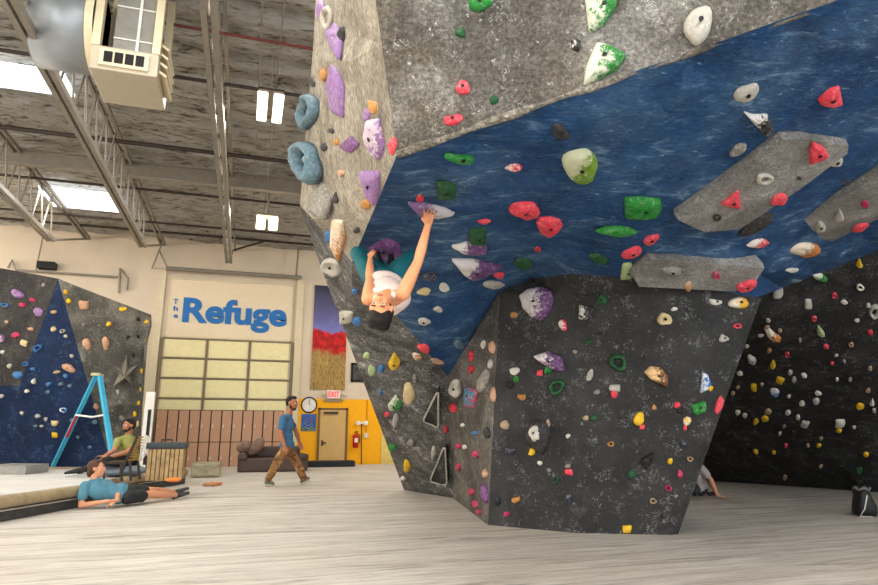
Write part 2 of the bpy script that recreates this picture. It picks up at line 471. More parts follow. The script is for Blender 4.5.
tag(MB().tube([(gx0 - .1, YW - .25, gzt), (gx1 + .2, YW - .25, gzt)], [.06, .06], 10).build('roller_shaft', M_steel), 'grey roller shaft above the blue lettering', 'shaft')
# sign board + letters
sg = empty('wall_sign', ((gx0 + gx1) / 2, YW, gz1), 'cream sign panel with blue lettering above the garage door', 'sign')
wb(gx0 + .04, gx1 - .02, gz1 + .06, gzs, .04, 0, b := MB(), .0); b.build('board', plain('cream sign board', (232, 216, 188), .7, var=.03), sg)
b = MB()
wb(gx0, gx1, gzs, gzs + .05, .07, 0, b); wb(gx0, gx1, gz1, gz1 + .05, .07, 0, b); wb(gx0, gx0 + .04, gz1, gzs, .07, 0, b); wb(gx1 - .04, gx1, gz1, gzs, .07, 0, b)
b.build('board_frame', M_cream, sg)
def text(s, x0, x1, z0, h, m, parent, name, bold=.0, d=.02, y=YW - .05, stretch=True):
    cu = bpy.data.curves.new(name, 'FONT'); cu.body = s; cu.offset = bold; cu.extrude = .02; cu.size = 1; cu.resolution_u = 4
    o = bpy.data.objects.new(name, cu); COL.objects.link(o)
    dg = bpy.context.evaluated_depsgraph_get(); me = bpy.data.meshes.new_from_object(o.evaluated_get(dg))
    bpy.data.objects.remove(o)
    xs = [v.co.x for v in me.vertices]; ys = [v.co.y for v in me.vertices]
    base = 0.0; cap = .70
    sx = (x1 - x0) / (max(xs) - min(xs)); sz = h / cap
    for v in me.vertices:
        X, Yy, Z = v.co
        v.co = (x0 + (X - min(xs)) * sx, y - Z / .02 * d, z0 + (Yy - base) * sz)
    o = link(name, me, m, parent); return o
M_blue_l = plain('blue lettering', (38, 112, 184), .6, var=.03)
a = ony(182, 321, YW); b2 = ony(286, 331, YW)
cap = ony(182, 299, YW).z - a.z
text('Refuge', a.x, b2.x, a.z, cap * 1.04, M_blue_l, sg, 'lettering', .036)
for ch, py in (('T', 304), ('h', 311), ('e', 318)):
    q = ony(173.6, py, YW); q2 = ony(178, py, YW)
    text(ch, q.x, q2.x, q.z, .15, M_blue_l, sg, 'small_lettering', .02)

# --- yellow painted part of the wall, exit door etc
yx0 = ony(287, 440, YW).x; yx1 = ony(381, 440, YW).x; yz = ony(330, 399, YW).z
struct('wall_yellow', wb(yx0, yx1, -.3, yz, .02, 0, MB()), M_yel)
struct('trim_4', wb(yx1, yx1 + .5, -.3, yz + .05, .05, 0, MB()), plain('pale yellow door', (224, 200, 120), .7))
M_door = plain('tan door paint', (206, 172, 112), .6, var=.04)
dx0, dx1 = ony(319.5, 430, YW).x, ony(345, 430, YW).x; dz1 = ony(330, 410, YW).z
dr = wb(dx0, dx1, -.3, dz1, .04, .03, MB()).build('door_1', M_door); dr['kind'] = 'structure'
fr = MB(); wb(dx0 - .07, dx0, -.3, dz1 + .06, .06, .02, fr); wb(dx1, dx1 + .07, -.3, dz1 + .06, .06, .02, fr); wb(dx0 - .07, dx1 + .07, dz1, dz1 + .06, .06, .02, fr)
fo = fr.build('door_frame', plain('brown door frame', (120, 96, 60), .6), dr)
b = MB(); wb(dx0 + .06, dx0 + .2, .62, .66, .05, .08, b); wb(dx0 + .06, dx0 + .11, .55, .72, .02, .07, b); b.build('door_handle', M_dsteel, dr)
b = MB(); wb(dx0 + .1, dx1 - .25, dz1 - .12, dz1 - .06, .06, .07, b); b.build('door_closer', M_dsteel, dr)
# exit sign with two lamp heads
c = ony(333.5, 394.5, YW)
ex = empty('exit_sign', (c.x, YW, c.z), 'lit EXIT sign with two emergency lamp heads above the tan door', 'sign')
b = MB(); wb(c.x - .21, c.x + .21, c.z - .13, c.z + .13, .1, 0, b, .01); b.build('sign_housing', M_white, ex)
text('EXIT', c.x - .17, c.x + .17, c.z - .08, .17, emis('lit red letters', (240, 40, 40), 1.5), ex, 'lettering', .02, y=YW - .105, d=.006)
for s in (-1, 1): MB().ico((c.x + s * .32, YW - .1, c.z), (.07, .08, .07)).build('lamp_head', M_cream, ex, True)
b = MB(); wb(c.x - .3, c.x + .3, c.z - .22, c.z - .16, .08, 0, b); b.build('bracket', M_steel, ex)
# clock
c = ony(309, 405, YW); r = .23
ck = empty('wall_clock', (c.x, YW, c.z), 'round white wall clock with black rim beside the tan door', 'clock')
MB().tube([(c.x, YW - .02, c.z), (c.x, YW - .05, c.z)], r * .92, 32).build('clock_face', M_white, ck)
ring = [(c.x + r * math.cos(k * math.tau / 36), YW - .045, c.z + r * math.sin(k * math.tau / 36)) for k in range(36)]
MB().tube(ring, .022, 8, True).build('rim', M_black, ck, True)
b = MB()
for k in range(12):
    a = k * math.tau / 12; b.bar((c.x + r * .72 * math.sin(a), YW - .055, c.z + r * .72 * math.cos(a)), (c.x + r * .84 * math.sin(a), YW - .055, c.z + r * .84 * math.cos(a)), .014, .006)
b.build('hour_marks', M_black, ck)
b = MB(); b.bar((c.x, YW - .06, c.z), (c.x - .01, YW - .06, c.z + .15), .014, .006); b.build('minute_hand', M_black, ck)
b = MB(); b.bar((c.x, YW - .066, c.z), (c.x + .09, YW - .066, c.z + .02), .018, .006); b.build('hour_hand', M_black, ck)
# small poster under the clock: rainbow arrows on a blue ground
a, b2 = ony(301.5, 414, YW), ony(315.5, 431, YW)
po = empty('poster', ((a.x + b2.x) / 2, YW, b2.z), 'small blue poster with a coloured arrow emblem under the clock', 'poster')
b = MB(); wb(a.x, b2.x, b2.z, a.z, .02, .02, b); b.build('sheet', plain('blue poster paper', (50, 98, 170), .6, var=.5, nscale=6), po)
cx_, cz_ = (a.x + b2.x) / 2, (a.z + b2.z) / 2; w_ = (b2.x - a.x) / 2; h_ = (a.z - b2.z) / 2
for k, (rgb, nm) in enumerate((((230, 80, 90), 'red_chevron'), ((240, 150, 60), 'orange_chevron'), ((240, 220, 100), 'yellow_chevron'), ((240, 240, 240), 'white_chevron'))):
    zz = cz_ + h_ * (.45 - .35 * k); b = MB()
    b.bar((cx_ - w_ * .5, YW - .045, zz + h_ * .2), (cx_, YW - .045, zz - h_ * .15), .05, .006); b.bar((cx_ + w_ * .5, YW - .045, zz + h_ * .2), (cx_, YW - .045, zz - h_ * .15), .05, .006)
    b.build(nm, plain('poster ' + nm, rgb), po)
b = MB(); wb(a.x + .02, b2.x - .02, b2.z + .01, b2.z + h_ * .45, .004, .041, b); b.build('lower_picture', plain('poster picture', (90, 120, 110), .6, var=.7, nscale=14), po)
# fire extinguisher
c = ony(355, 439, YW)
fe = empty('fire_extinguisher', (c.x, YW, c.z - .3), 'red fire extinguisher hanging on the yellow wall right of the tan door', 'fire extinguisher')
b = MB().tube([(c.x, YW - .12, c.z - .26), (c.x, YW - .12, c.z - .24), (c.x, YW - .12, c.z + .08), (c.x, YW - .12, c.z + .14), (c.x, YW - .12, c.z + .17)], [.07, .09, .09, .06, .025], 16); b.build('cylinder', plain('red enamel', (186, 24, 28), .35), fe, True)
b = MB(); b.bar((c.x - .06, YW - .13, c.z + .2), (c.x + .07, YW - .13, c.z + .22), .03, .02); b.bar((c.x - .05, YW - .13, c.z + .25), (c.x + .05, YW - .13, c.z + .23), .02, .015); b.build('valve_handle', M_black, fe)
MB().tube([(c.x + .02, YW - .13, c.z + .19), (c.x + .12, YW - .13, c.z + .12), (c.x + .12, YW - .13, c.z - .12)], .014, 6).build('hose', M_black, fe)
b = MB(); wb(c.x - .05, c.x + .05, c.z - .1, c.z + .03, .004, .212, b); b.build('label', M_white, fe)
# emergency light pair with conduit
c = ony(361.5, 423, YW)
em = empty('emergency_light', (c.x, YW, c.z), 'twin head emergency light on the yellow wall with a conduit running down', 'emergency light')
for s in (-1, 1):
    MB().tube([(c.x + s * .12, YW - .04, c.z), (c.x + s * .12, YW - .14, c.z)], .07, 14).build('lamp_head', M_white, em)
b = MB(); wb(c.x - .16, c.x + .16, c.z - .03, c.z + .03, .05, .02, b); b.build('mount', M_white, em)
MB().tube([(c.x, YW - .04, c.z), (c.x + .03, YW - .04, -.2)], .012, 6).build('conduit', M_dsteel, em)
wallbox('alarm_box', 364, 433, 368, 438, .06, M_cream, 'small pale alarm box low right of the emergency light', 'alarm box', off=.02, bev=.01)
tag(MB().tube([ony(367.5, 400, YW - .04), ony(366, 436, YW - .04)], .015, 6).build('wall_conduit', plain('yellow conduit', (200, 140, 20), .6)), 'thin conduit on the yellow wall running down to the pale alarm box', 'conduit')
# mural
def mural():
    t = NT('mural of a red tree over golden grass under a violet sky'); ci = t.coord()
    s = t.n('ShaderNodeSeparateXYZ'); t.l(ci, s.inputs[0]); z = s.outputs[2]; x = s.outputs[0]
    zb, zt = ony(330, 390, YW).z, ony(330, 290, YW).z; H = zt - zb
    k = t.rampf(z, zb, zt)
    kn = t.mul(k, t.mul(t.mul(t.noise(ci, 2.2, 6, .6), .5, 'SUBTRACT'), .22), 'ADD')
    sky = t.ramp(kn, [(.55, lin((122, 124, 196))), (.72, lin((100, 98, 150))), (1, lin((58, 60, 76)))])
    red = t.ramp(t.noise(ci, 9, 7, .7), [(.35, lin((120, 16, 20))), (.6, lin((214, 34, 32)))])
    gr = t.ramp(t.noise(t.coord((1, 1, .25), (0, .5, 0)), 16, 6, .8, 2), [(.35, lin((84, 66, 40))), (.65, lin((206, 170, 96)))])
    c = t.mix(t.rampf(kn, .56, .58), red, sky)
    c = t.mix(t.rampf(kn, .32, .38), gr, c)
    return t.fin(c, .6)
ml, mr = ony(312.5, 340, YW).x, ony(346, 340, YW).x; mz0, mz1 = ony(325, 389.5, YW).z, ony(325, 286, YW).z
mu = wb(ml, mr, mz0, mz1, .05, .005, MB()).build('mural_panel', mural())
tag(mu, 'tall painted mural of a red tree under a violet sky on the back wall', 'mural')
pp = empty('picture_board', (mr + .5, YW, mz0), 'dark framed board on the back wall right of the mural, half behind the climbing wall', 'picture')
b = MB(); bx0, bx1, bz0, bz1 = ony(351, 370, YW).x, ony(366, 370, YW).x, ony(355, 382, YW).z, ony(355, 363, YW).z; wb(bx0 + .06, bx1 - .06, bz0 + .06, bz1 - .06, .03, 0, b); b.build('board', plain('dark board picture', (70, 66, 66), .5, var=.6, nscale=4), pp)
b = MB(); wb(bx0, bx0 + .06, bz0, bz1, .05, 0, b); wb(bx1 - .06, bx1, bz0, bz1, .05, 0, b); wb(bx0, bx1, bz0, bz0 + .06, .05, 0, b); wb(bx0, bx1, bz1 - .06, bz1, .05, 0, b); b.build('frame', M_black, pp)

# --- lockers: one built with its parts, then copied
def wallp(px): return ony(px, 430, YW).x
lz1 = ony(220, 410, YW - .56).z; lz0 = -.22; lm = (lz0 + lz1) / 2
lx0 = ony(155, 430, YW - .56).x; n_l = 12; lx1 = ony(283, 430, YW - .56).x; lw = (lx1 - lx0) / n_l
M_lock = plain('brown locker steel', (186, 146, 118), .5, .05, var=.05)
M_lockd = plain('dark locker gap', (70, 52, 44), .6)
def locker(x):
    e = empty('locker', (x + lw / 2, YW - .32, lz0), 'x', 'locker')
    b = MB().box((x + lw / 2, YW - .34, (lz0 + lz1) / 2), (lw, .4, lz1 - lz0)); b.build('body', M_lockd, e)
    for za, zb in ((lz0 + .02, lm - .01), (lm + .01, lz1 - .02)):
        d = MB().box((x + lw / 2, YW - .55, (za + zb) / 2), (lw - .035, .03, zb - za), bev=.004).build('door', M_lock, e)
        h = MB().box((x + lw * .22, YW - .575, (za + zb) / 2), (.025, .02, .08)).build('handle', plain('pale latch', (210, 200, 190), .4, .5), d)
    return e
l0 = locker(lx0)
ordn = ['first', 'second', 'third', 'fourth', 'fifth', 'sixth', 'seventh', 'eighth', 'ninth', 'tenth', 'eleventh', 'twelfth', 'thirteenth', 'fourteenth', 'fifteenth', 'sixteenth', 'seventeenth', 'eighteenth', 'nineteenth', 'twentieth'] + ['%dth' % i if i % 10 not in (1, 2, 3) else '%d%s' % (i, {1: 'st', 2: 'nd', 3: 'rd'}[i % 10]) for i in range(21, 80)]
for i in range(n_l):
    if i == 0: r = l0
    else:
        r = l0.copy(); COL.objects.link(r); r.location = l0.location + V((lw * i, 0, 0))
        for ch in list(l0.children):
            c = ch.copy(); COL.objects.link(c); c.parent = r
            for g in ch.children:
                d = g.copy(); COL.objects.link(d); d.parent = c
    r['label'] = 'tall brown two-door locker under the garage door, %s from the left end of the row' % ordn[i]
    r['group'] = 'brown lockers along the back wall'

# --- raised mat on the left
ep = [(-140, 542), (0, 522), (75, 508), (137, 491), (184, 484)]
eb = [onz(*p, 0) for p in ep]
poly = [V((p.x, p.y, 0.004)) for p in eb] + [V((eb[-1].x - .1, 14.5, 0.004)), V((XL + .1, 14.5, 0.004)), V((XL + .1, eb[0].y, 0.004))]
rm = empty('raised_mat', (-5, 9, 0), 'raised crash mat on the left with a padded tan front edge', 'crash mat')
MB().prism(poly, (0, 0, LM)).build('mat_body', M_mat2, rm)
M_tan = plain('tan padded vinyl', (162, 144, 112), .6, var=.3, nscale=5, bump=.3)
MB().tube([V((p.x, p.y - .0, LM - .04)) for p in eb], .075, 12).build('padded_edge', M_tan, rm, True)
M_skirt = plain('dark grey vinyl skirt', (62, 62, 62), .6, var=.3)
sk = MB()
for a, b_ in zip(eb[:-1], eb[1:]):
    n = (b_ - a).cross(V((0, 0, 1))).normalized()
    if n.dot(a - EYE) > 0: n = -n
    sk.prism([a + n * .02 + V((0, 0, .006)), b_ + n * .02 + V((0, 0, .006)), b_ + n * .02 + V((0, 0, LM - .08)), a + n * .02 + V((0, 0, LM - .08))], -n * .02)
sk.build('skirt', M_skirt, rm)
MB().tube([V((p.x, p.y, .12)) + ((p - EYE).normalized() * -.03) for p in eb], .009, 6).build('zip', plain('pale zip', (190, 184, 170), .5), rm)
# --- the hall's own far bench / crash pads
def pad(name, pts, z0, h, m, label, cat):
    return tag(MB().prism([V((p.x, p.y, z0)) for p in pts], (0, 0, h)).build(name, m), label, cat)
p1, p2 = onz(-14, 474.5, LM), onz(25, 475, LM)
d_ = V((.25, 1.0, 0)) * .7
gp = MB().prism([p + V((0, 0, .008)) for p in (p1, p2, p2 + d_, p1 + d_)], (0, 0, .15))
tag(gp.build('crash_pad', plain('grey vinyl pad', (140, 140, 138), .5, var=.2)), 'flat grey crash pad lying in front of the blue climbing wall at the far left', 'crash pad')
q1, q2 = onz(184, 479, .0), onz(215, 477, .0)
fpd = MB().box(((q1.x + q2.x) / 2 + .1, (q1.y + q2.y) / 2 + .5, .16), (q2.x - q1.x, .9, .3), bev=.05)
tag(fpd.build('folded_pad', plain('shiny grey-green vinyl', (150, 144, 120), .35, var=.35, nscale=6)), 'low grey padded block in front of the lockers', 'pad')
# dark low bench to the right of the walking man
a, b_ = ony(345, 459.5, 18.6), ony(390, 459.5, 18.6)
a = ony(300, 461, 18.6); b_ = ony(354, 458, 18.6)
bh = MB().box(((a.x + b_.x) / 2, 18.6, a.z / 2), (b_.x - a.x, .5, a.z), bev=.03)
tag(bh.build('low_bench', plain('black vinyl bench', (34, 38, 46), .5)), 'long low black padded bench in front of the tan door', 'bench')

# ============================================================ CLIMBING WALLS
C_CH = (212, 210, 204)
P1 = at(397, 155, 3.45); P2 = at(838, 0, 2.95); P2b = at(1030, -67, 2.8)
P3 = at(352, 262, 5.6); P4 = at(448, 376, 7.9)
F1, F2, F3 = onz(488, 525), onz(576, 533), onz(673, 535)
I0, D0 = onz(453, 498), onz(404, 490)
hd = lambda p: (p - EYE).dot(HF)
P5 = at(500, 291, hd(F1) - .45)
P6a = at(532, 279, hd(F1) - .55); P6 = at(572, 273.5, hd(F2) - .7); P7 = at(622, 277.5, hd(F2) - .75)
P8 = at(757, 297, hd(F3) - .25); P8b = at(752, 300, 7.6)
P9 = at(878, 250, 7.0); P9b = at(1010, 196, 6.2)
GF0, GF1, GF2 = onz(640, 476), onz(878, 492), onz(1040, 503)
T0 = at(366, -70, 3.1); T1 = at(1030, -260, 2.75); T2 = at(1030, -67, 2.8)
S0 = at(320, -75, 4.6); S1 = at(313, 50, 5.0); S2 = at(306, 130, 5.4); S3 = at(300, 205, 5.9)
S4 = at(318, 255, 5.9)
g = lambda key, *a, **k: wallmat(key, *a, **k)
MA = g('beige-grey wall texture', (196, 188, 172), (120, 112, 100), (224, 218, 206), .5, (1, 1, .35), bump=1, streak=.6, fine=.6, grain=.4)
MBm = g('mid grey wall texture', (128, 124, 116), (74, 70, 66), (216, 214, 208), .55, (1, 1, 1), bump=1.0, tint=(116, 106, 86), streak=.75, fine=1, broad=.3, squig=.7, grain=.45)
MDm = g('streaky dark grey wall texture', (122, 120, 118), (54, 53, 52), (226, 226, 224), 1.0, (1.2, 1.2, .3), (0, .5, 0), bump=.9, streak=.9, fine=1, grain=.5, squig=.8)
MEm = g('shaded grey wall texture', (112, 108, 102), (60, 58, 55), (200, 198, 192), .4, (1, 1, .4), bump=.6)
MFm = g('charcoal wall texture', (56, 56, 56), (42, 42, 42), (180, 180, 178), .2, (1, 1, 1), bump=.5, fine=.6, broad=.05, streak=.35, squig=.6, grain=.18)
MGm = g('black-grey wall texture', (44, 43, 43), (28, 28, 28), (172, 172, 170), .3, (1, 1, 1), bump=.5, fine=.55, broad=.05, streak=.4)
ang = math.atan2(P2.y - P1.y, P2.x - P1.x)
MCm = g('blue painted wall texture', (36, 82, 130), (20, 52, 90), (140, 176, 206), .95, (.4, 1.5, 1), (0, 0, -ang), bump=.6, holes=True, streak=.8, fine=.9, broad=.14, squig=.25, grain=.3)
bd = empty('climbing_wall', (I0.x + 1, I0.y - 1, 0), 'huge overhanging bouldering wall with grey faces and a blue roof in the middle of the hall', 'climbing wall')
panel('side_panel', [P1, T0, S0, S1, S2, S3, P3], MA, bd)
panel('upper_panel', [P1, P2, P2b, T1, T0], MBm, bd)
panel('roof_panel', [P1, P3, P4, P5, P6a, P6, P7, P8, P8b, P9, P9b, P2b, P2], MCm, bd, step=30)
MB().tube([P1.lerp(P2b, k / 24) + V((0, 0, .004 * math.sin(k * 2.1))) for k in range(25)], [.022 + .008 * math.sin(k * 1.7) for k in range(25)], 8).build('edge_rim', wallmat('pale chipped wall edge', (170, 164, 150), (90, 84, 76), (214, 208, 196), .6, bump=1, grain=.5, holes=False), bd, True)
panel('left_panel', [S3, at(322, 270, 6.5), at(356, 362, 8.2), D0, I0, P4, P3], MDm, bd)
panel('inner_panel', [P4, I0, F1, P5], MEm, bd)
panel('front_panel', [F1, F2, F3, P8, P7, P6, P6a, P5], MFm, bd)
SB0 = V((S0.x + 2.2, S0.y + 1.5, S0.z)); 
def quad(name, pts, m, parent): 
    n = (pts[1] - pts[0]).cross(pts[2] - pts[0]).normalized()
    return MB().prism(pts, n * .05).build(name, m, parent)
# hidden back sides, so that the wall is a closed volume
bk = MB()
Q = V((5.0, 11.6, 0)); R_ = V((5.4, 8.2, 0)); Qt = V((5.0, 11.6, 3.6)); Rt = V((5.6, 8.2, 3.4))
bk.prism([D0 + V((.05, .1, 0)), Q, Qt, V((S0.x + .1, S0.y + .2, S0.z))], (0.03, .05, 0))
bk.prism([Q, R_, Rt, Qt], (0.03, .05, 0))
bk.prism([T0 + V((.5, .5, 0)), T1 + V((.2, .3, 0)), V((7, 9, 5.2)), V((S0.x + .9, S0.y + .4, S0.z))], (0, 0, .05))
bk.build('back_structure', plain('raw plywood', (150, 120, 84), .8), bd)
# right side wall under the roof
rw = empty('climbing_wall', (GF1.x, GF1.y, 0), 'long black-grey bouldering wall at the right behind the big boulder', 'climbing wall')
GT0 = at(690, 312, 9.0)
panel('wall_panel', [GT0, P8b, P9, P9b, GF2, GF1, GF0], MGm, rw)
F3b = F3 + V((.9, 2.4, 0)); 
quad('end_panel', [F3 + V((.02, .03, 0)), F3b, V((F3b.x + .5, F3b.y, 2.6)), P8 + V((.02, .03, 0))], MFm, bd)
MB().prism([V((P9b.x, P9b.y, P9b.z)), V((GF2.x + .3, GF2.y, 0)), V((GF0.x, GF0.y + 1.2, 0)), V((GT0.x, GT0.y + 2.0, 3.6))], (0.1, .1, 0)).build('back_structure', MAT['raw plywood'], rw)
# --- left far boulder
L0, L1, L2 = onz(-120, 466.5, LM), onz(112, 467, LM), onz(139, 466, LM)
LT0 = at(-120, 248, 13.2); LTa = at(0, 268, 13.0); LT1 = at(58, 279, 12.6); LT2 = at(150, 315, 13.0); LT3 = at(150, 326, 13.0); LT4 = at(146, 350, 13.4)
MLg = g('mottled grey wall texture', (104, 102, 96), (58, 57, 54), (176, 172, 160), .6, (1, 1, 1), bump=.8, fine=1, broad=.35, scale=.8)
MLd = g('dark mottled wall texture', (62, 60, 60), (38, 38, 40), (128, 126, 124), .6, (1, 1, 1), bump=.8, fine=.8, broad=.12, scale=.8)
MLb = g('deep blue wall texture', (17, 46, 88), (12, 28, 56), (110, 140, 170), .3, (1, 1, 1), bump=.4, fine=.6, broad=.03, scale=.8, streak=.35)  # base blue darkened to stand for the shadow on this panel
lb = empty('climbing_wall', (L1.x - 1.5, L1.y, LM), 'lower bouldering wall at the far left with a blue centre', 'climbing wall')
LX = onz(-120, 466.5, LM); MID = at(8, 398, 13.4)
MIDa = at(-120, 392, 13.4)
panel('left_panel', [LT0, LTa, LT1, at(40, 330, 12.95), at(20, 385, 13.15), MIDa], MLd, lb, step=24)
panel('blue_panel', [MIDa, at(20, 385, 13.15), at(40, 330, 12.95), LT1, L1, L0], MLb, lb, step=24)
panel('grey_panel', [LT1, LT2, LT3, LT4, L2, L1], MLg, lb, step=18)
def aw(p, k): q = V((p.x, p.y, 0)).normalized() * k; return p + q
MB().prism([aw(L2, .05) + V((-.02, 0, 0)), aw(L2, 1.6) + V((-.1, 0, 0)), aw(LT3, 1.9) + V((-.1, 0, 0)), aw(LT3, .05) + V((-.02, 0, 0))], (-.05, 0, 0)).build('end_panel', MLg, lb)
MB().prism([LT0 + V((0, .1, 0)), LT2 + V((-.1, .1, 0)), aw(LT2, 2) + V((-.15, 0, 0)), aw(LT0, 2)], (0, 0, -.05)).build('top_panel', MAT['raw plywood'], lb)
# ============================================================ HOLDS
allv, allf, fn = [], [], []
for vs, fs, nm in BV:
    o = len(allv); allv += vs
    for f in fs: allf.append([i + o for i in f]); fn.append(nm)
TREE = BVHTree.FromPolygons(allv, allf)
PB = [i for i, (vs, fs, nm) in enumerate(BV)]
PART_OF = []
for k, (vs, fs, nm) in enumerate(BV): PART_OF += [k] * len(fs)
WALLN = ['narrow side face', 'grey upper face', 'blue roof', 'streaky left face', 'shaded inner face', 'dark front face', 'far right wall', 'far left dark face', 'far left blue face', 'far left grey face']
RGB = {'pink': (232, 66, 84), 'green': (24, 132, 44), 'dark green': (26, 84, 46), 'yellow-green': (150, 170, 60), 'pale green': (176, 196, 140),
       'purple': (120, 70, 132), 'lilac': (150, 112, 170), 'grey': (132, 128, 120), 'light grey': (188, 184, 174), 'dark grey': (48, 46, 48), 'black': (30, 30, 32),
       'white': (222, 218, 206), 'yellow': (236, 190, 24), 'orange': (214, 128, 40), 'ochre': (190, 132, 62), 'peach': (206, 160, 126), 'red': (206, 36, 60),
       'blue': (52, 116, 178), 'slate blue': (86, 118, 134), 'cream': (220, 200, 150), 'magenta': (190, 40, 90), 'dark blue': (46, 50, 72), 'tan': (176, 150, 116)}
TWO = {'green and white': ((24, 128, 44), (206, 208, 190)), 'yellow-green and white': ((110, 150, 30), (190, 194, 160)), 'purple and white': ((104, 62, 116), (214, 208, 206)),
       'orange and white': ((204, 126, 44), (226, 212, 190)), 'pink and white': ((226, 60, 80), (226, 214, 206)), 'yellow and white': ((232, 176, 20), (226, 220, 200)),
       'blue and white': ((36, 110, 190), (222, 224, 224)), 'black and white': ((34, 34, 36), (214, 210, 204)), 'red and blue': ((206, 36, 60), (40, 110, 140)), 'yellow and pink': ((236, 190, 24), (226, 60, 100)),
       'brown and orange': ((120, 70, 34), (226, 186, 130)), 'green and yellow': ((30, 110, 60), (230, 200, 40)), 'lilac and white': ((138, 96, 154), (196, 180, 196)), 'white and lilac': ((190, 184, 188), (122, 88, 138))}
def cm(c):
    if c in TWO: return holdmat(c, TWO[c][0], TWO[c][1], .4, lo={'purple and white': .35, 'black and white': .3, 'green and white': .1}.get(c, -.05))
    ch = {'white': .15, 'grey': .6, 'light grey': .5, 'dark green': .1, 'dark grey': .12, 'black': .1, 'green': .25, 'yellow': .2}.get(c, .3)
    return holdmat(c, RGB[c], None, ch)
def outline(kind, n=20, sd=0):
    r = random.Random(sd); ph = [r.uniform(0, 6.28) for _ in range(3)]; P = []
    for i in range(n):
        a = i * math.tau / n
        k = .95 + .09 * math.sin(2 * a + ph[0]) + .07 * math.sin(3 * a + ph[1]) + .03 * math.sin(5 * a + ph[2])
        x, y = math.cos(a), math.sin(a)
        if kind == 'r': pass
        elif kind == 'd': y = y * 1.0 if y > 0 else max(y, -.45) * 1.3; y -= .1
        elif kind == 't':
            u = (y + 1) / 2; x *= .28 + .85 * u; y = y * 1.05
        elif kind == 's': y *= (1 - abs(x) ** 2) ** .5 * .6 + .4; 
        elif kind == 'q': 
            x = math.copysign(abs(x) ** .45, x); y = math.copysign(abs(y) ** .45, y)
        elif kind == 'c':
            y = y if y > 0 else y * -.15
            y -= .4
        P.append((x * k, y * k))
    return P
HOLDS = []
def hold(x, y, w, h, rot, color, kind='r', cat='hold', name=None, poly=None, hf=.34, note=None, bolt=None, sink=None):
    d = ray(x, y); loc, nrm, idx, dist = TREE.ray_cast(EYE, d.normalized())
    if loc is None: print('MISS', x, y); return None
    if nrm.dot(d) > 0: nrm = -nrm
    cosv = -nrm.dot(d.normalized()); z = (loc - EYE).dot(FWD)
    sd = int(x * 31 + y * 17)
    ca, sa = math.cos(math.radians(rot)), math.sin(math.radians(rot))
    if poly: pts = [(a, b) for a, b in poly]
    else: pts = [(x + (a * w / 2) * ca - (b * h / 2) * sa, y + (a * w / 2) * sa + (b * h / 2) * ca) for a, b in outline('r' if kind in 'oj' else kind, 20 if w > 12 else 12, sd)]
    if poly:   # round the corners a little
        q = []
        n = len(pts)
        for i in range(n):
            a, b, c = V(pts[i - 1]), V(pts[i]), V(pts[(i + 1) % n])
            q += [tuple(b.lerp(a, .3)), tuple(b.lerp(a, .08)), tuple(b.lerp(c, .08)), tuple(b.lerp(c, .3))]
        pts = q
    W = [onplane(a, b, loc, nrm) for a, b in pts]
    c = sum(W, V()) / len(W)
    W = [c + (p - c) * min(1, 1) for p in W]
    size = (w * h) ** .5 * z / FPX
    H = size * hf * (0.6 + .4 * cosv)
    if w < 8: H = size * .45
    b = MB(); n = len(W)
    up = (onplane(x, y - 1, loc, nrm) - loc).normalized()
    rad = sum((p - c).length for p in W) / n
    if kind == 'o':
        inner = .48
        prof = [(1.0, -.1), (1.0, .45), (.88, .85), (.74, 1.0), (.6, .85), (inner, .4), (inner, -.1)]
    elif kind == 'j':
        prof = [(1.0, -.15), (1.0, .35), (.92, .8), (.78, 1.0), (.6, .85), (.42, .5), (.2, .42)]
    elif kind == 'v' or name == 'volume':
        prof = [(1.0, -.15), (1.0, .25), (.97, .3)]
    elif kind == 't' or kind == 'q':
        prof = [(1.0, -.15), (1.0, .2), (.93, .45), (.72, .8), (.42, 1.0), (.2, 1.03)]
    else:
        prof = [(1.0, -.15), (1.0, .18), (.95, .45), (.82, .74), (.62, .92), (.35, 1.0), (.15, 1.02)]
    rings = []
    rr = random.Random(sd + 5)
    for k, (s, hh) in enumerate(prof):
        rings.append([b.bm.verts.new(c + (p - c) * s + nrm * (H * hh * (1 + .35 * noise.noise(p * 16 + V((s * 3, 0, 0))))) + up * (rad * .12 * max(hh, 0) * (1 - s))) for p in W])
    for k in range(len(rings) - 1):
        A, B = rings[k], rings[k + 1]
        for i in range(n): b.bm.faces.new((A[i], A[(i + 1) % n], B[(i + 1) % n], B[i]))
    if kind == 'o':
        A, B = rings[-1], rings[0]
        for i in range(n): b.bm.faces.new((A[i], A[(i + 1) % n], B[(i + 1) % n], B[i]))
    else:
        b.bm.faces.new(rings[-1]); b.bm.faces.new(list(reversed(rings[0])))
    bmesh.ops.recalc_face_normals(b.bm, faces=b.bm.faces)
    nm = name or 'climbing_hold'
    me = bpy.data.meshes.new(nm); 
    for v in b.bm.verts: v.co = v.co - loc
    b.bm.to_mesh(me); b.bm.free()
    o = bpy.data.objects.new(nm, me); COL.objects.link(o); o.location = loc
    me.materials.append(cm(color))
    for p in me.polygons: p.use_smooth = nm != 'volume'
    if bolt is None: bolt = w >= 13 and kind not in 'os' and cosv > .3
    if bolt:
        pk = c + nrm * H * .96 + up * rad * .1
        r = min(.014, rad * .22)
        bo = cyl(pk - nrm * .01, pk + nrm * .012, r, 12).build('bolt_hole', M_black, o)
    o['category'] = cat
    if nm == 'volume':
        me.materials[0] = MAT['charcoal wall texture']
        MB().tube([c + (p - c) * .97 + nrm * H * .3 for p in W], .014, 6, True).build('chalky_edge', cm('light grey'), o)
    HOLDS.append(dict(o=o, x=x, y=y, w=w, h=h, color=color, kind=kind, part=PART_OF[idx], note=note, cat=cat))
    return o
PC = lambda *p: p
H = hold
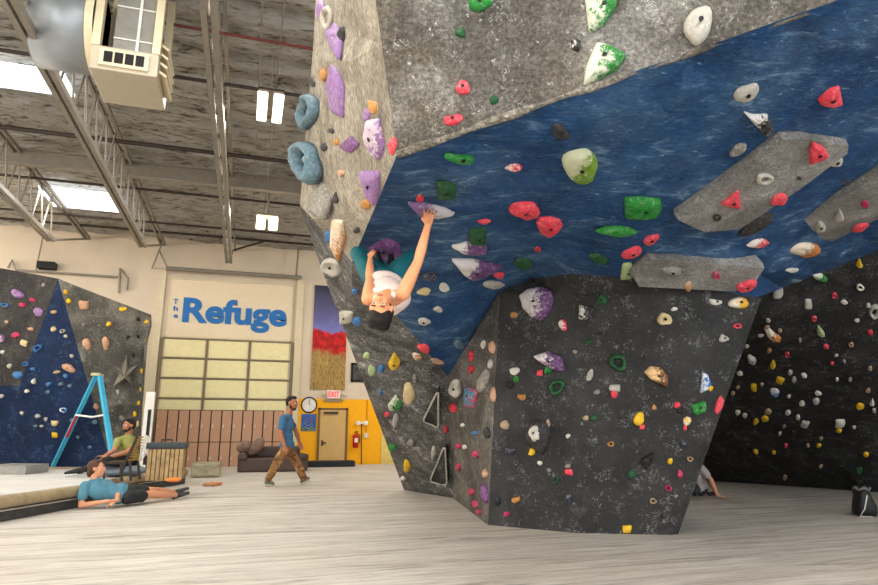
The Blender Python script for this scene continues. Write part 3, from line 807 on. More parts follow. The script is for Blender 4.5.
# upper grey face
H(480, 4, 24, 20, 0, 'green', 'd'); H(460, 33, 11, 9, 0, 'dark green', 'q'); H(463, 88, 16, 14, -20, 'pink', 'r'); H(453, 120, 19, 14, -15, 'pink', 'd')
H(494, 100, 10, 9, 0, 'dark green'); H(601, 12, 34, 40, 0, 'green and white', 'q', poly=[(584, -6), (589, 34), (604, 26), (616, 8), (619, -6)])
H(575, 45, 12, 12, 20, 'black and white', 'q'); H(603, 66, 44, 42, 0, 'green and white', poly=[(596, 44), (608, 46), (627, 57), (617, 71), (583, 87), (586, 66)])
H(698, 26, 27, 43, 8, 'light grey', 'r')
# blue roof
H(746, 92, 30, 15, -35, 'light grey', 'r'); H(761, 123, 30, 24, 0, 'black and white', poly=[(743, 111), (753, 114), (767, 113), (774, 130), (766, 137), (756, 126)])
H(738, 149, 21, 10, -40, 'grey', 's'); H(829, 97, 24, 20, 0, 'pink', poly=[(817, 99), (829, 88), (839, 85), (842, 103), (833, 107), (820, 104)])
H(560, 131, 22, 14, 25, 'dark grey', 's'); H(460, 158, 29, 13, 5, 'green', 'd'); H(514, 167, 17, 8, -5, 'pink and white', 's'); H(580, 164, 40, 33, 0, 'yellow-green and white', 'r')
H(446, 190, 21, 18, 0, 'dark green', 'q'); H(525, 209, 31, 18, 3, 'pink', 'r'); H(550, 226, 27, 19, 0, 'pink', 't', poly=[(536, 222), (540, 217), (550, 216), (560, 218), (563, 224), (557, 232), (549, 237), (540, 232)])
H(484, 221, 14, 5, 0, 'pink', 's'); H(478, 236, 17, 20, 0, 'dark green', 'q'); H(471, 247, 37, 14, 8, 'purple and white', 's'); H(538, 249, 8, 5, 0, 'red')
H(476, 267, 52, 20, 0, 'purple and white', poly=[(451, 259), (470, 258), (503, 264), (486, 273), (472, 279), (462, 272)])
H(499, 275, 12, 6, 0, 'pink'); H(494, 284, 22, 9, -5, 'light grey', 'r'); H(524, 263, 20, 12, 0, 'dark green', 'r'); H(643, 207, 38, 20, 0, 'green', 'd', poly=[(624, 197), (640, 196), (660, 198), (662, 206), (656, 216), (640, 218), (625, 217)])
H(617, 230, 45, 9, 0, 'green', 's'); H(632, 252, 21, 11, -20, 'pink', 'r'); H(651, 239, 17, 9, -30, 'pink', 'r'); H(599, 258, 20, 10, 15, 'dark green', 's')
H(444, 287, 11, 9, 0, 'white'); H(424, 291, 14, 8, -10, 'cream', 's'); H(438, 309, 10, 6, 0, 'light grey', 's'); H(424, 321, 13, 7, 0, 'light grey')
H(430, 276, 18, 10, 0, 'dark blue', 's'); H(386, 247, 36, 22, 5, 'purple', 'r'); H(431, 208, 46, 13, 0, 'white and lilac', poly=[(407, 202), (425, 202), (445, 207), (456, 212), (440, 216), (418, 213)], name='climbing_hold')
H(420, 198, 9, 7, 0, 'red'); H(459, 344, 14, 8, 20, 'slate blue', 's'); H(424, 348, 15, 8, 20, 'pink', 's'); H(417, 356, 10, 7, 30, 'orange and white'); H(437, 361, 13, 6, 15, 'peach', 's')
H(756, 223, 40, 15, -32, 'dark grey', 's'); H(758, 243, 26, 8, -8, 'pink and white', 's'); H(846, 182, 9, 7, 0, 'dark blue'); H(836, 161, 14, 11, -20, 'light grey')
H(805, 249, 34, 14, -5, 'orange and white', 's'); H(792, 270, 14, 5, -8, 'white', 's'); H(778, 293, 14, 9, -55, 'light grey', 's'); H(795, 281, 12, 4, -8, 'slate blue', 's')
H(820, 277, 16, 9, 20, 'green and white', 's')
# side face
H(321, 9, 9, 20, 0, 'lilac', 's'); H(328, 18, 12, 26, 5, 'light grey', 'o'); H(335, 40, 16, 42, 0, 'lilac', poly=[(326, 29), (341, 18), (343, 40), (340, 61), (333, 50)])
H(343, 36, 6, 19, 0, 'dark grey', 'r'); H(337, 92, 16, 54, 0, 'lilac', poly=[(334, 62), (341, 72), (345, 90), (344, 118), (334, 113), (329, 90)]); H(325, 75, 6, 16, 0, 'ochre', 's')
H(313, 82, 8, 10, 0, 'dark grey', 't'); H(311, 112, 17, 36, 8, 'slate blue', 'o', hf=.6); H(310, 162, 22, 46, -6, 'slate blue', 'o', hf=.6)
H(373, 107, 9, 14, 0, 'ochre', 'q'); H(376, 136, 20, 46, 0, 'lilac and white', poly=[(368, 120), (379, 118), (386, 145), (384, 161), (374, 156), (366, 138)]); H(367, 115, 8, 14, 0, 'lilac', 's')
H(350, 145, 14, 16, 45, 'purple', 'q'); H(325, 147, 7, 9, 0, 'dark grey', 't'); H(332, 131, 5, 6, 0, 'dark grey'); H(337, 142, 6, 7, 0, 'ochre'); H(393, 146, 8, 20, 0, 'pink', 's')
H(372, 186, 20, 32, 0, 'lilac', poly=[(360, 171), (381, 170), (381, 188), (376, 206), (369, 198)]); H(342, 173, 7, 7, 0, 'peach'); H(366, 204, 11, 10, 0, 'ochre', 'r'); H(357, 230, 6, 6, 0, 'dark grey')
H(336, 198, 8, 11, 0, 'dark grey', 't'); H(321, 199, 22, 42, 0, 'grey', poly=[(329, 178), (331, 205), (324, 221), (309, 212), (311, 197)]); H(340, 238, 14, 44, 0, 'orange and white', poly=[(334, 214), (346, 218), (346, 240), (340, 262), (332, 246)])
H(329, 236, 9, 13, 0, 'blue', 'r'); H(333, 266, 22, 18, 10, 'light grey', 'j'); H(321, 271, 8, 8, 0, 'grey', 't')
# streaky left face
H(346, 317, 13, 15, 0, 'light grey', 'q'); H(357, 321, 10, 9, 0, 'blue'); H(355, 291, 6, 6, 0, 'blue'); H(395, 361, 14, 18, 0, 'yellow', poly=[(394, 352), (401, 360), (399, 366), (392, 370), (388, 363)])
H(372, 370, 8, 12, 0, 'pale green', 'r'); H(367, 355, 7, 7, 0, 'pale green'); H(381, 368, 7, 9, 0, 'blue'); H(409, 393, 12, 24, -10, 'cream', 'r'); H(395, 403, 15, 15, 0, 'green and white', 't', poly=[(396, 394), (403, 403), (400, 410), (390, 410), (388, 404)])
H(396, 420, 6, 14, 0, 'light grey', 's'); H(387, 414, 5, 5, 0, 'pink'); H(392, 447, 8, 8, 0, 'green'); H(411, 442, 7, 7, 0, 'grey'); H(407, 465, 9, 14, -15, 'yellow', 't'); H(434, 452, 6, 13, 0, 'light grey', 's')
H(446, 429, 5, 7, 0, 'red'); H(381, 392, 4, 7, 0, 'blue'); H(415, 378, 5, 9, 0, 'grey'); H(403, 478, 5, 4, 0, 'white')
H(434, 405, 17, 40, 0, 'dark grey', poly=[(440, 385), (440, 424), (424, 417)], name='volume', cat='volume', hf=.8, bolt=False)
H(443, 462, 18, 42, 0, 'dark grey', poly=[(448, 440), (450, 482), (432, 478)], name='volume', cat='volume', hf=.8, bolt=False)
# inner face
H(456, 388, 13, 18, 0, 'light grey', 'j'); H(454, 408, 7, 10, 0, 'red'); H(471, 397, 14, 20, 10, 'red and blue', 'q'); H(472, 356, 5, 12, 0, 'red', 's'); H(472, 369, 5, 10, 0, 'red', 's')
H(484, 344, 5, 9, 0, 'white', 's'); H(493, 347, 6, 14, 0, 'peach', 's'); H(491, 364, 5, 10, 0, 'light grey', 's'); H(484, 381, 10, 28, 15, 'grey', 's'); H(494, 395, 4, 15, 0, 'peach', 's')
for a in ((476, 454, 6, 8), (459, 446, 5, 6), (459, 467, 5, 8), (472, 492, 6, 7), (476, 504, 5, 8), (479, 512, 5, 5)): H(*a, 0, 'magenta')
H(475, 433, 6, 5, 0, 'blue'); H(488, 433, 6, 12, 0, 'dark grey', 'r'); H(486, 493, 7, 20, 0, 'purple', 't'); H(486, 474, 5, 9, 0, 'peach', 's'); H(465, 447, 4, 5, 0, 'white'); H(463, 425, 4, 4, 0, 'white')
# dark front face
H(538, 303, 34, 38, -10, 'purple and white', 'r', poly=[(521, 295), (528, 289), (543, 286), (553, 291), (554, 302), (550, 313), (542, 321), (532, 317), (524, 307)], hf=.3)
H(514, 315, 8, 7, 0, 'ochre'); H(586, 313, 17, 14, 10, 'black and white', 'q'); H(602, 299, 13, 12, 0, 'dark green', 't'); H(563, 325, 9, 12, -20, 'pink and white', 'r'); H(664, 319, 14, 14, 0, 'cream', 'j')
H(549, 360, 34, 20, 0, 'purple and white', poly=[(533, 356), (548, 351), (562, 357), (565, 371), (557, 371), (542, 363)], hf=.3); H(540, 373, 7, 6, 0, 'pink', 'q'); H(548, 370, 7, 8, 0, 'green', 'q')
H(515, 371, 10, 9, 0, 'white', 'j'); H(516, 379, 5, 7, 0, 'green', 'q'); H(509, 385, 9, 8, 0, 'black', 'r'); H(522, 397, 9, 8, 0, 'ochre', 'd'); H(618, 362, 19, 18, 40, 'dark green', 'o'); H(557, 387, 17, 16, -20, 'dark green', 'o')
H(590, 375, 7, 13, 25, 'light grey', 'j'); H(615, 388, 11, 8, 0, 'light grey', 'q'); H(614, 394, 7, 8, 20, 'pink', 'q'); H(656, 377, 26, 22, 35, 'brown and orange', 'c', poly=[(644, 372), (650, 366), (660, 367), (668, 376), (667, 388), (659, 383), (650, 379)])
H(645, 358, 6, 6, 0, 'dark grey'); H(639, 419, 12, 14, 20, 'yellow', 'r'); H(642, 427, 6, 5, 0, 'pink', 'q'); H(505, 425, 9, 11, 0, 'tan', 'r'); H(510, 451, 12, 8, 0, 'dark blue', 'd')
H(538, 436, 26, 36, 0, 'dark grey', 'r', poly=[(527, 426), (535, 419), (548, 420), (552, 432), (548, 447), (543, 455), (535, 450), (526, 440)], hf=.3); H(537, 433, 13, 20, 10, 'white', 'r', hf=.8); H(532, 452, 6, 8, 15, 'yellow', 'q')
H(569, 472, 8, 7, 0, 'pink', 'q'); H(568, 466, 6, 5, 0, 'grey'); H(516, 500, 9, 8, -10, 'ochre', 'd'); H(498, 501, 7, 8, 0, 'black', 'r'); H(507, 514, 6, 6, 0, 'magenta'); H(569, 497, 10, 9, 0, 'dark blue', 't'); H(632, 474, 9, 9, 0, 'dark green')
H(647, 460, 14, 18, 0, 'black', poly=[(654, 451), (647, 470), (639, 460)], hf=.5); H(611, 444, 7, 6, 0, 'ochre', 'o'); H(627, 529, 9, 9, 0, 'yellow', 'q'); H(654, 407, 7, 6, 0, 'ochre', 't'); H(677, 405, 7, 7, 0, 'pink'); H(680, 411, 6, 6, 0, 'black', 'q')
H(699, 408, 14, 13, -15, 'green', 'q'); H(687, 421, 9, 9, 0, 'yellow and white', 'r'); H(685, 428, 4, 5, 0, 'pink', 'q'); H(670, 461, 6, 8, 0, 'yellow', 'd'); H(690, 459, 6, 6, 0, 'tan', 'o'); H(680, 474, 6, 9, 0, 'magenta', 'r'); H(668, 488, 7, 7, 0, 'magenta', 'o')
H(653, 501, 8, 6, 0, 'tan', 'o'); H(664, 515, 6, 5, 0, 'dark grey'); H(676, 496, 4, 4, 0, 'grey'); H(683, 443, 7, 7, 0, 'dark blue'); H(737, 326, 8, 6, 0, 'pink', 'o'); H(715, 302, 14, 7, 5, 'white', 'd'); H(738, 303, 22, 11, 3, 'yellow and white', 'r')
H(723, 338, 13, 8, -10, 'light grey', 't'); H(705, 381, 11, 20, 15, 'blue and white', 'r', poly=[(702, 371), (708, 375), (711, 384), (706, 391), (700, 393), (701, 382)]); H(710, 388, 6, 6, 20, 'yellow', 'q'); H(719, 404, 8, 18, 15, 'pink', 't', poly=[(720, 395), (724, 400), (722, 408), (717, 415), (714, 411), (716, 402)])
H(586, 418, 6, 6, 0, 'tan'); H(594, 418, 7, 7, 0, 'dark green'); H(556, 480, 5, 7, 0, 'dark green', 'o'); H(548, 424, 5, 12, 0, 'tan', 's'); H(602, 333, 7, 5, 0, 'dark grey'); H(588, 342, 8, 4, 0, 'dark green'); H(568, 436, 5, 5, 0, 'white'); H(540, 463, 5, 5, 0, 'white'); H(549, 470, 5, 4, 0, 'grey')
H(674, 309, 8, 4, -20, 'white', 's'); H(575, 352, 6, 4, 0, 'grey'); H(597, 392, 7, 6, 0, 'grey'); H(530, 400, 8, 4, 20, 'dark blue', 's')
# far right wall
for a in [(808, 304, 8, 10, 0, 'light grey', 'q'), (834, 295, 6, 6, 0, 'pink', 'o'), (844, 302, 8, 5, 0, 'white', 's'), (860, 287, 8, 7, 0, 'white', 'o'), (874, 311, 12, 14, 0, 'light grey', 'o'), (814, 318, 6, 5, 0, 'pink', 'o'),
          (820, 331, 9, 13, -20, 'pale green', 't'), (870, 332, 6, 6, 0, 'red'), (826, 346, 6, 5, 0, 'pink'), (787, 354, 5, 5, 0, 'pink', 'o'), (773, 364, 8, 9, 0, 'yellow', 't'),
          (769, 350, 5, 5, 0, 'ochre'), (752, 359, 7, 12, -35, 'light grey', 's'), (780, 380, 9, 7, 20, 'yellow', 'q'), (754, 387, 6, 8, 0, 'yellow', 'q'), (775, 392, 10, 9, 20, 'blue and white', 'r'), (804, 375, 7, 5, 20, 'white', 's'), (818, 393, 8, 5, 20, 'white', 's'),
          (868, 390, 5, 5, 0, 'tan'), (851, 344, 5, 5, 0, 'peach', 'o'), (832, 363, 4, 4, 0, 'pink'), (837, 379, 4, 4, 0, 'white'), (816, 401, 8, 7, 0, 'light grey'), (802, 403, 6, 6, 0, 'white'), (768, 411, 7, 6, 0, 'tan'), (765, 418, 7, 6, 0, 'yellow'), (756, 421, 6, 6, 0, 'yellow'),
          (788, 412, 6, 5, 0, 'white'), (805, 424, 8, 8, 20, 'light grey', 'q'), (840, 423, 10, 9, 0, 'white', 'q'), (839, 430, 7, 4, 0, 'yellow'), (860, 406, 8, 8, 0, 'yellow', 'r'), (872, 402, 7, 7, 0, 'white', 't'), (874, 410, 4, 5, 0, 'light grey'), (821, 438, 4, 4, 0, 'tan'), (819, 445, 5, 4, 0, 'yellow'),
          (774, 452, 4, 4, 0, 'yellow'), (866, 454, 6, 5, 0, 'yellow'), (859, 470, 8, 7, 0, 'dark green'), (786, 445, 5, 4, 30, 'pink'), (756, 451, 6, 4, 30, 'yellow', 's'), (742, 460, 9, 9, 0, 'black'), (793, 433, 6, 6, 0, 'black'), (730, 434, 8, 8, 0, 'black'), (747, 445, 8, 6, 0, 'black'),
          (859, 263, 9, 9, 0, 'yellow', 't'), (857, 320, 5, 4, 0, 'white'), (868, 305, 5, 5, 0, 'light grey'), (768, 320, 5, 4, 0, 'light grey'), (767, 327, 5, 4, 0, 'peach'), (761, 335, 6, 3, 0, 'white'), (790, 372, 5, 6, 0, 'light grey'), (794, 379, 5, 6, 20, 'light grey'), (762, 384, 4, 4, 0, 'tan'), (740, 373, 6, 5, 0, 'white'), (738, 387, 4, 4, 0, 'tan'),
          (747, 346, 4, 4, 0, 'white'), (780, 330, 4, 4, 0, 'tan'), (836, 355, 5, 3, 0, 'light grey'), (844, 361, 4, 4, 0, 'grey'), (798, 417, 5, 5, 0, 'white'), (789, 396, 4, 4, 0, 'white'), (854, 427, 4, 4, 0, 'light grey'), (745, 415, 5, 5, 0, 'light grey'), (738, 412, 5, 5, 0, 'white'), (733, 393, 4, 5, 0, 'tan'), (784, 426, 4, 4, 0, 'grey'), (780, 433, 4, 4, 0, 'light grey'),
          (808, 445, 4, 4, 0, 'tan'), (821, 466, 4, 4, 0, 'tan'), (785, 477, 5, 5, 0, 'tan'), (850, 379, 5, 4, 0, 'grey'), (870, 368, 5, 4, 0, 'tan'), (800, 340, 4, 5, 0, 'grey')]: H(*a)
H(774, 334, 16, 15, 25, 'orange and white', 'c', poly=[(764, 328), (768, 326), (774, 332), (781, 337), (780, 341), (773, 341), (767, 335)])
for yy in ((735, 350, 4, 7), (729, 363, 4, 8), (727, 379, 4, 12)): pass
# left far walls
for a in [(18, 294, 13, 9, 20, 'lilac', 'r'), (39, 312, 10, 9, 0, 'lilac', 'r'), (33, 300, 6, 5, 0, 'magenta'), (23, 305, 7, 5, 0, 'magenta'), (16, 335, 9, 6, 0, 'magenta'), (5, 305, 8, 5, 0, 'blue', 'o'), (2, 339, 7, 9, 0, 'lilac and white'), (31, 329, 6, 4, 0, 'peach'),
          (24, 343, 8, 6, 20, 'cream', 'q'), (84, 305, 10, 10, 0, 'peach', 'q'), (87, 344, 8, 14, -15, 'peach', 'r'), (106, 343, 8, 14, 0, 'peach', 'r'), (69, 368, 14, 8, 25, 'peach', 'r'), (66, 292, 5, 5, 0, 'yellow'), (69, 301, 6, 5, 0, 'yellow'), (123, 309, 8, 6, 0, 'yellow', 'd'),
          (109, 324, 6, 5, 0, 'yellow'), (54, 329, 6, 5, 0, 'cream'), (54, 312, 6, 4, 0, 'peach'), (38, 348, 10, 7, -35, 'blue', 'o'), (18, 375, 10, 9, 0, 'blue', 'r'), (63, 331, 6, 4, 0, 'light grey', 'o'), (34, 381, 7, 6, 30, 'white', 't'), (57, 372, 8, 4, -10, 'tan', 's'),
          (10, 366, 5, 5, 0, 'light grey'), (33, 369, 6, 4, 0, 'blue', 's'), (26, 364, 6, 5, 0, 'blue', 'o'), (66, 376, 5, 5, 0, 'blue'), (72, 356, 4, 4, 0, 'light grey'), (27, 391, 5, 4, 0, 'white'), (66, 336, 4, 4, 0, 'light grey'), (138, 319, 5, 5, 0, 'black', 't'), (128, 337, 5, 4, 0, 'black', 't'), (138, 336, 4, 4, 0, 'black', 't'), (133, 355, 5, 5, 0, 'black', 't'),
          (147, 322, 4, 4, 0, 'yellow'), (147, 339, 3, 8, 0, 'yellow'), (145, 355, 3, 6, 0, 'yellow'), (142, 371, 4, 6, 0, 'yellow'), (141, 389, 4, 5, 0, 'yellow'), (139, 403, 4, 5, 0, 'yellow'), (138, 424, 4, 6, 0, 'cream'), (135, 414, 4, 6, 0, 'yellow'), (55, 423, 8, 7, 0, 'cream', 'd'), (55, 435, 6, 6, 0, 'yellow', 'q'), (64, 410, 8, 6, 0, 'blue and white', 'o'), (96, 406, 7, 7, 0, 'peach', 't'),
          (38, 416, 6, 4, 0, 'light grey'), (34, 382, 4, 4, 0, 'white'), (22, 413, 4, 4, 0, 'light grey'), (2, 396, 5, 4, 0, 'light grey'), (46, 419, 4, 4, 0, 'light grey'), (27, 391, 4, 3, 0, 'white'), (42, 426, 4, 3, 0, 'light grey'), (95, 422, 6, 4, 0, 'slate blue'), (61, 384, 6, 4, 0, 'slate blue'), (49, 384, 6, 5, 0, 'blue'), (48, 392, 6, 4, -20, 'slate blue', 's'), (70, 386, 5, 4, 0, 'slate blue'),
          (36, 426, 4, 3, 0, 'slate blue'), (72, 420, 4, 4, 0, 'slate blue'), (78, 437, 4, 3, 0, 'slate blue'), (90, 447, 4, 4, 0, 'slate blue'), (118, 392, 4, 6, 0, 'light grey'), (120, 402, 5, 5, 0, 'grey'), (104, 386, 4, 4, 0, 'dark grey'), (122, 418, 6, 6, 0, 'grey'), (84, 325, 4, 4, 0, 'grey'), (7, 322, 4, 4, 0, 'tan'), (3, 352, 4, 4, 0, 'white'), (44, 285, 4, 4, 0, 'grey')]: H(*a)
# star shaped volume: five ridged spikes
d = ray(126, 374); loc, nrm, idx, dist = TREE.ray_cast(EYE, d.normalized()); nrm = nrm if nrm.dot(d) < 0 else -nrm
tips = [(109, 361), (121, 367), (128, 352), (130, 367), (140, 363), (131, 374), (135, 389), (125, 379), (112, 388), (119, 373)]
b = MB(); W = [onplane(x, y, loc, nrm) for x, y in tips]; n = len(W)
lo = [b.bm.verts.new(p - nrm * .02 - loc) for p in W]; hi = b.bm.verts.new(nrm * .34)
for i in range(n): b.bm.faces.new((lo[i], lo[(i + 1) % n], hi))
b.bm.faces.new(list(reversed(lo))); bmesh.ops.recalc_face_normals(b.bm, faces=b.bm.faces)
me = bpy.data.meshes.new('volume'); b.bm.to_mesh(me); b.bm.free(); o = bpy.data.objects.new('volume', me); COL.objects.link(o); o.location = loc; me.materials.append(wallmat('pale star volume texture', (150, 146, 134), (96, 92, 84), (210, 206, 196), .5, bump=.6, holes=False))
tag(o, 'grey star-shaped volume with ridged spikes on the lower wall at the far left', 'volume')
# three big grey plate volumes on the blue roof
MVm = wallmat('grey volume texture', (156, 154, 150), (104, 102, 98), (214, 212, 206), .4, (1, 1, 1), bump=.7, streak=.6, fine=.5, holes=False)
def plate(poly, label, t=.07, cen=None):
    cx_ = sum(p[0] for p in poly) / len(poly); cy_ = sum(p[1] for p in poly) / len(poly)
    loc, nrm, idx, dist = TREE.ray_cast(EYE, ray(cx_, cy_).normalized())
    if nrm.dot(loc - EYE) > 0: nrm = -nrm
    base = loc
    W = [onplane(x, y, base + nrm * t, nrm) for x, y in poly]; c = sum(W, V()) / len(W)
    b = MB(); n = len(W)
    lo = [b.bm.verts.new(c + (p - c) * .93 - nrm * (t + .16) - base) for p in W]; mid = [b.bm.verts.new(p - nrm * .05 - base) for p in W]; hi = [b.bm.verts.new(c + (p - c) * .985 + nrm * .01 - base) for p in W]
    for A, B in ((lo, mid), (mid, hi)):
        for i in range(n): b.bm.faces.new((A[i], A[(i + 1) % n], B[(i + 1) % n], B[i]))
    b.bm.faces.new(hi); b.bm.faces.new(list(reversed(lo))); bmesh.ops.recalc_face_normals(b.bm, faces=b.bm.faces)
    me = bpy.data.meshes.new('volume'); b.bm.to_mesh(me); b.bm.free()
    o = bpy.data.objects.new('volume', me); COL.objects.link(o); o.location = base; me.materials.append(MVm)
    tag(o, label, 'volume', None)
    vs = [v.co + base for v in me.vertices]; fs = [list(p.vertices) for p in me.polygons]
    return vs, fs
VOLS = [plate([(677, 220), (782, 138), (802, 137), (849, 144), (848, 152), (799, 189), (739, 229), (703, 232)], 'long grey volume on the blue roof carrying two pink triangular holds'),
        plate([(785, 229), (905, 158), (940, 175), (905, 205), (862, 226), (832, 241)], 'grey volume on the blue roof cut off by the right edge of the photo'),
        plate([(631, 275), (649, 258), (765, 267), (757, 280), (735, 291), (638, 286)], 'grey volume on the blue roof just above the dark front face')]
for vs, fs in VOLS:
    o = len(allv); allv += vs
    for f in fs: allf.append([i + o for i in f]); PART_OF.append(len(BV))
TREE = BVHTree.FromPolygons(allv, allf)
WALLN.append('grey roof volume')
H(818, 152, 20, 22, 0, 'pink', poly=[(812, 141), (823, 146), (829, 155), (820, 160), (809, 164), (809, 150)], note='on the upper right of the long grey roof volume'); H(764, 178, 18, 11, 0, 'light grey', 'o'); H(734, 199, 20, 18, 0, 'pink', poly=[(738, 189), (741, 208), (731, 206), (720, 203), (728, 197)])
H(717, 217, 9, 7, 0, 'dark grey', 'o'); H(779, 199, 20, 11, -30, 'pink', 's'); H(820, 226, 14, 12, -20, 'light grey', 't'); H(839, 215, 12, 14, 0, 'light grey', 't'); H(865, 204, 9, 8, 0, 'magenta'); H(860, 227, 20, 7, -20, 'pink', 's')
H(672, 271, 22, 7, 3, 'grey', 'q'); H(716, 275, 8, 8, 0, 'magenta', 'o'); H(746, 285, 22, 12, -25, 'pink', 'd'); H(688, 286, 8, 12, 20, 'peach', 's'); H(627, 271, 13, 17, 0, 'pale green', 'q'); H(799, 178, 5, 4, 0, 'dark grey')
# labels: look, size, wall; where several look alike, their order on that wall
SH = {'r': 'rounded', 'd': 'half-moon', 't': 'pointed', 's': 'narrow', 'q': 'blocky', 'o': 'ring-shaped', 'c': 'curved', 'j': 'scooped', 'v': 'flat'}
def sz(h):
    a = (h['w'] * h['h']) ** .5
    if h['part'] in (6, 7, 8, 9): return 'tiny' if a < 5.2 else ('small' if a < 7.5 else 'larger')
    return 'tiny' if a < 7 else ('small' if a < 12 else ('medium' if a < 20 else 'large'))
groups = {}
for h in HOLDS:
    k = '%s %s %s' % (sz(h), h['color'], SH[h['kind']])
    h['k'] = k
    groups.setdefault((h['part'], k, h['cat']), []).append(h)
for (part, k, cat), L in groups.items():
    L.sort(key=lambda h: h['x'])
    for i, h in enumerate(L):
        w_ = 'hold' if cat == 'hold' else 'triangular volume'
        if cat != 'hold': k = 'dark grey'
        s = '%s %s on the %s' % (k, w_, WALLN[part])
        if len(L) == 2: s += ', %s of two alike' % (('left', 'right')[i]) if abs(L[0]['x'] - L[1]['x']) > 4 else ', %s of two alike' % ('upper' if h['y'] == min(q['y'] for q in L) else 'lower')
        elif len(L) > 2: s += ', %s from left' % ordn[i]
        h['o']['label'] = s
        h['o']['group'] = ('holds on the ' if cat == 'hold' else 'triangular volumes on the ') + WALLN[part]
# ============================================================ HANGING COOLER AND DUCT
YU = 7.4
def pu(x, y, yy=YU): return ony(x, y, yy)
A_, B_ = pu(88, 68), pu(157, 76); hz = (A_.z + B_.z) / 2; x0, x1 = A_.x, B_.x
hv = empty('evaporative_cooler', ((x0 + x1) / 2, YU + .4, hz), 'beige hanging air cooler with a dark slotted vent under the roof trusses', 'air cooler')
dep = .85
vz0 = pu(120, 67).z; vz1 = pu(120, 48).z
b = MB().box(((x0 + x1) / 2, YU + dep / 2, (hz + vz1) / 2), (x1 - x0, dep, vz1 - hz), bev=.02); b.build('lower_housing', M_beige, hv)
vx0, vx1 = pu(103, 60).x, pu(146, 60).x
b = MB().box(((vx0 + vx1) / 2, YU - .015, (pu(120, 54).z + pu(120, 66).z) / 2), (vx1 - vx0 + .08, .04, abs(pu(120, 54).z - pu(120, 66).z) + .06)); b.build('vent_frame', M_cream, hv)
sw = (vx1 - vx0) / 4
for k in range(4):
    MB().box((vx0 + sw * (k + .5), YU - .03, (pu(120, 54).z + pu(120, 66).z) / 2), (sw * .8, .03, abs(pu(120, 54).z - pu(120, 66).z) - .02)).build('vent_slot', M_black, hv)
zt = CEIL - .1
for xx in (x0 + .04, x1 - .04):
    for yy in (YU + .05, YU + dep - .05):
        MB().box((xx, yy, (vz1 + zt) / 2), (.09, .1, zt - vz1)).build('support_post', M_cream, hv)
px0, px1 = x0 + .2, x1 - .1
b = MB().box(((px0 + px1) / 2, YU + .35, (vz1 + zt) / 2), (px1 - px0, .5, zt - vz1), bev=.01); b.build('grey_panel', plain('matt grey panel', (140, 138, 132), .6, .1), hv)
b = MB()
b.box(((px0 + px1) / 2 + .05, YU + .09, (vz1 + zt) / 2), (.03, .02, zt - vz1))
for zz in (vz1 + .18, vz1 + .62, vz1 + 1.05): b.box(((px0 + px1) / 2, YU + .09, zz), (px1 - px0, .015, .015))
b.build('panel_seams', M_white, hv)
lo = MB()
for k in range(4): lo.box((x1 + .04, YU + .42, hz + .12 + k * .12), (.1, .6, .03), Matrix.Rotation(.6, 3, 'Y'))
lo.build('side_louvre', M_cream, hv)
# duct: big cylinder running parallel to the back wall, open end to the left
c0 = pu(30, 30, YU + .3); c1x = x0 - .02
dd = empty('duct', (c1x - .4, YU + .5, hz + .5), 'fat galvanised steel duct joined to the left of the hanging cooler', 'duct')
rd = .52; zc_ = pu(60, 66, YU + .5).z + rd
xl = pu(36, 50, YU + .5).x
MB().tube([(xl, YU + .5, zc_), (c1x, YU + .5, zc_)], rd, 40).build('duct_body', M_galv, dd, True)
MB().tube([(c1x - .09, YU + .5, zc_), (c1x - .0, YU + .5, zc_)], rd + .015, 40).build('flange', M_cream, dd)
b = MB()
for x in (xl + .2, c1x - .2): b.tube([(x, YU + .5, zc_ + rd - .02), (x, YU + .5, CEIL - .05)], .012, 6)
b.build('hanger_rods', M_steel, dd)

# ============================================================ PROPS ON THE LEFT
# white post between the lower wall and the lockers
pa, pb = onz(139, 468, LM), onz(148, 468, LM)
o = MB().box(((pa.x + pb.x) / 2, (pa.y + pb.y) / 2, 1.35), ((pb.x - pa.x) * .9, .14, 2.15), bev=.01).build('post', M_white)
post = empty('door_post', ((pa.x + pb.x) / 2, (pa.y + pb.y) / 2, LM), 'white post with a dark inset strip beside the left lower climbing wall', 'post')
bpy.data.objects.remove(o)
pz = at(148, 392, hd(pa)).z; xc = (pa.x + pb.x) / 2; yc = (pa.y + pb.y) / 2; wd = (pb.x - pa.x)
MB().box((xc, yc, (LM + pz) / 2 + .003), (wd, .12, pz - LM - .006), bev=.01).build('post_body', M_white, post)
MB().box((xc + .02, yc - .068, (LM + pz) / 2 - .15), (wd * .35, .02, (pz - LM) * .72)).build('dark_strip', M_black, post)
# blue A-frame step ladder
M_lb = plain('bright blue ladder paint', (60, 166, 206), .45)
lt = at(96, 376, 12.5); lf1 = onz(53, 467, LM); lf2 = onz(110, 468, LM)
tl = at(100, 374, 12.4)
f1b = onz(108, 468.2, LM)
la = empty('step_ladder', (lf1.x + .5, lf1.y, LM), 'blue A-frame step ladder standing open in front of the lower left wall', 'ladder')
wv = V((lf1.x, lf1.y, 0)).normalized() * .42
MB().bar(lf1 + V((0, 0, .02)), lt, .075, .06).build('front_rail', M_lb, la)
lf1b = lf1 + wv; MB().bar(lf1b + V((0, 0, .02)), lt + wv * .8, .05, .05).build('front_rail', M_lb, la)
rr_ = at(104, 376, 12.3)
MB().bar(at(113, 458, 12.0), at(100, 376, 12.3), .075, .06).build('rear_rail', M_lb, la)
MB().bar(at(113, 458, 12.0) + wv, at(100, 376, 12.3) + wv * .8, .05, .05).build('rear_rail', M_lb, la)
s_ = lt.lerp(lf1, .42); MB().tube([at(76, 415, 12.7), at(92, 417, 12.5), at(104, 415, 12.2)], .018, 8).build('spreader', M_white, la)
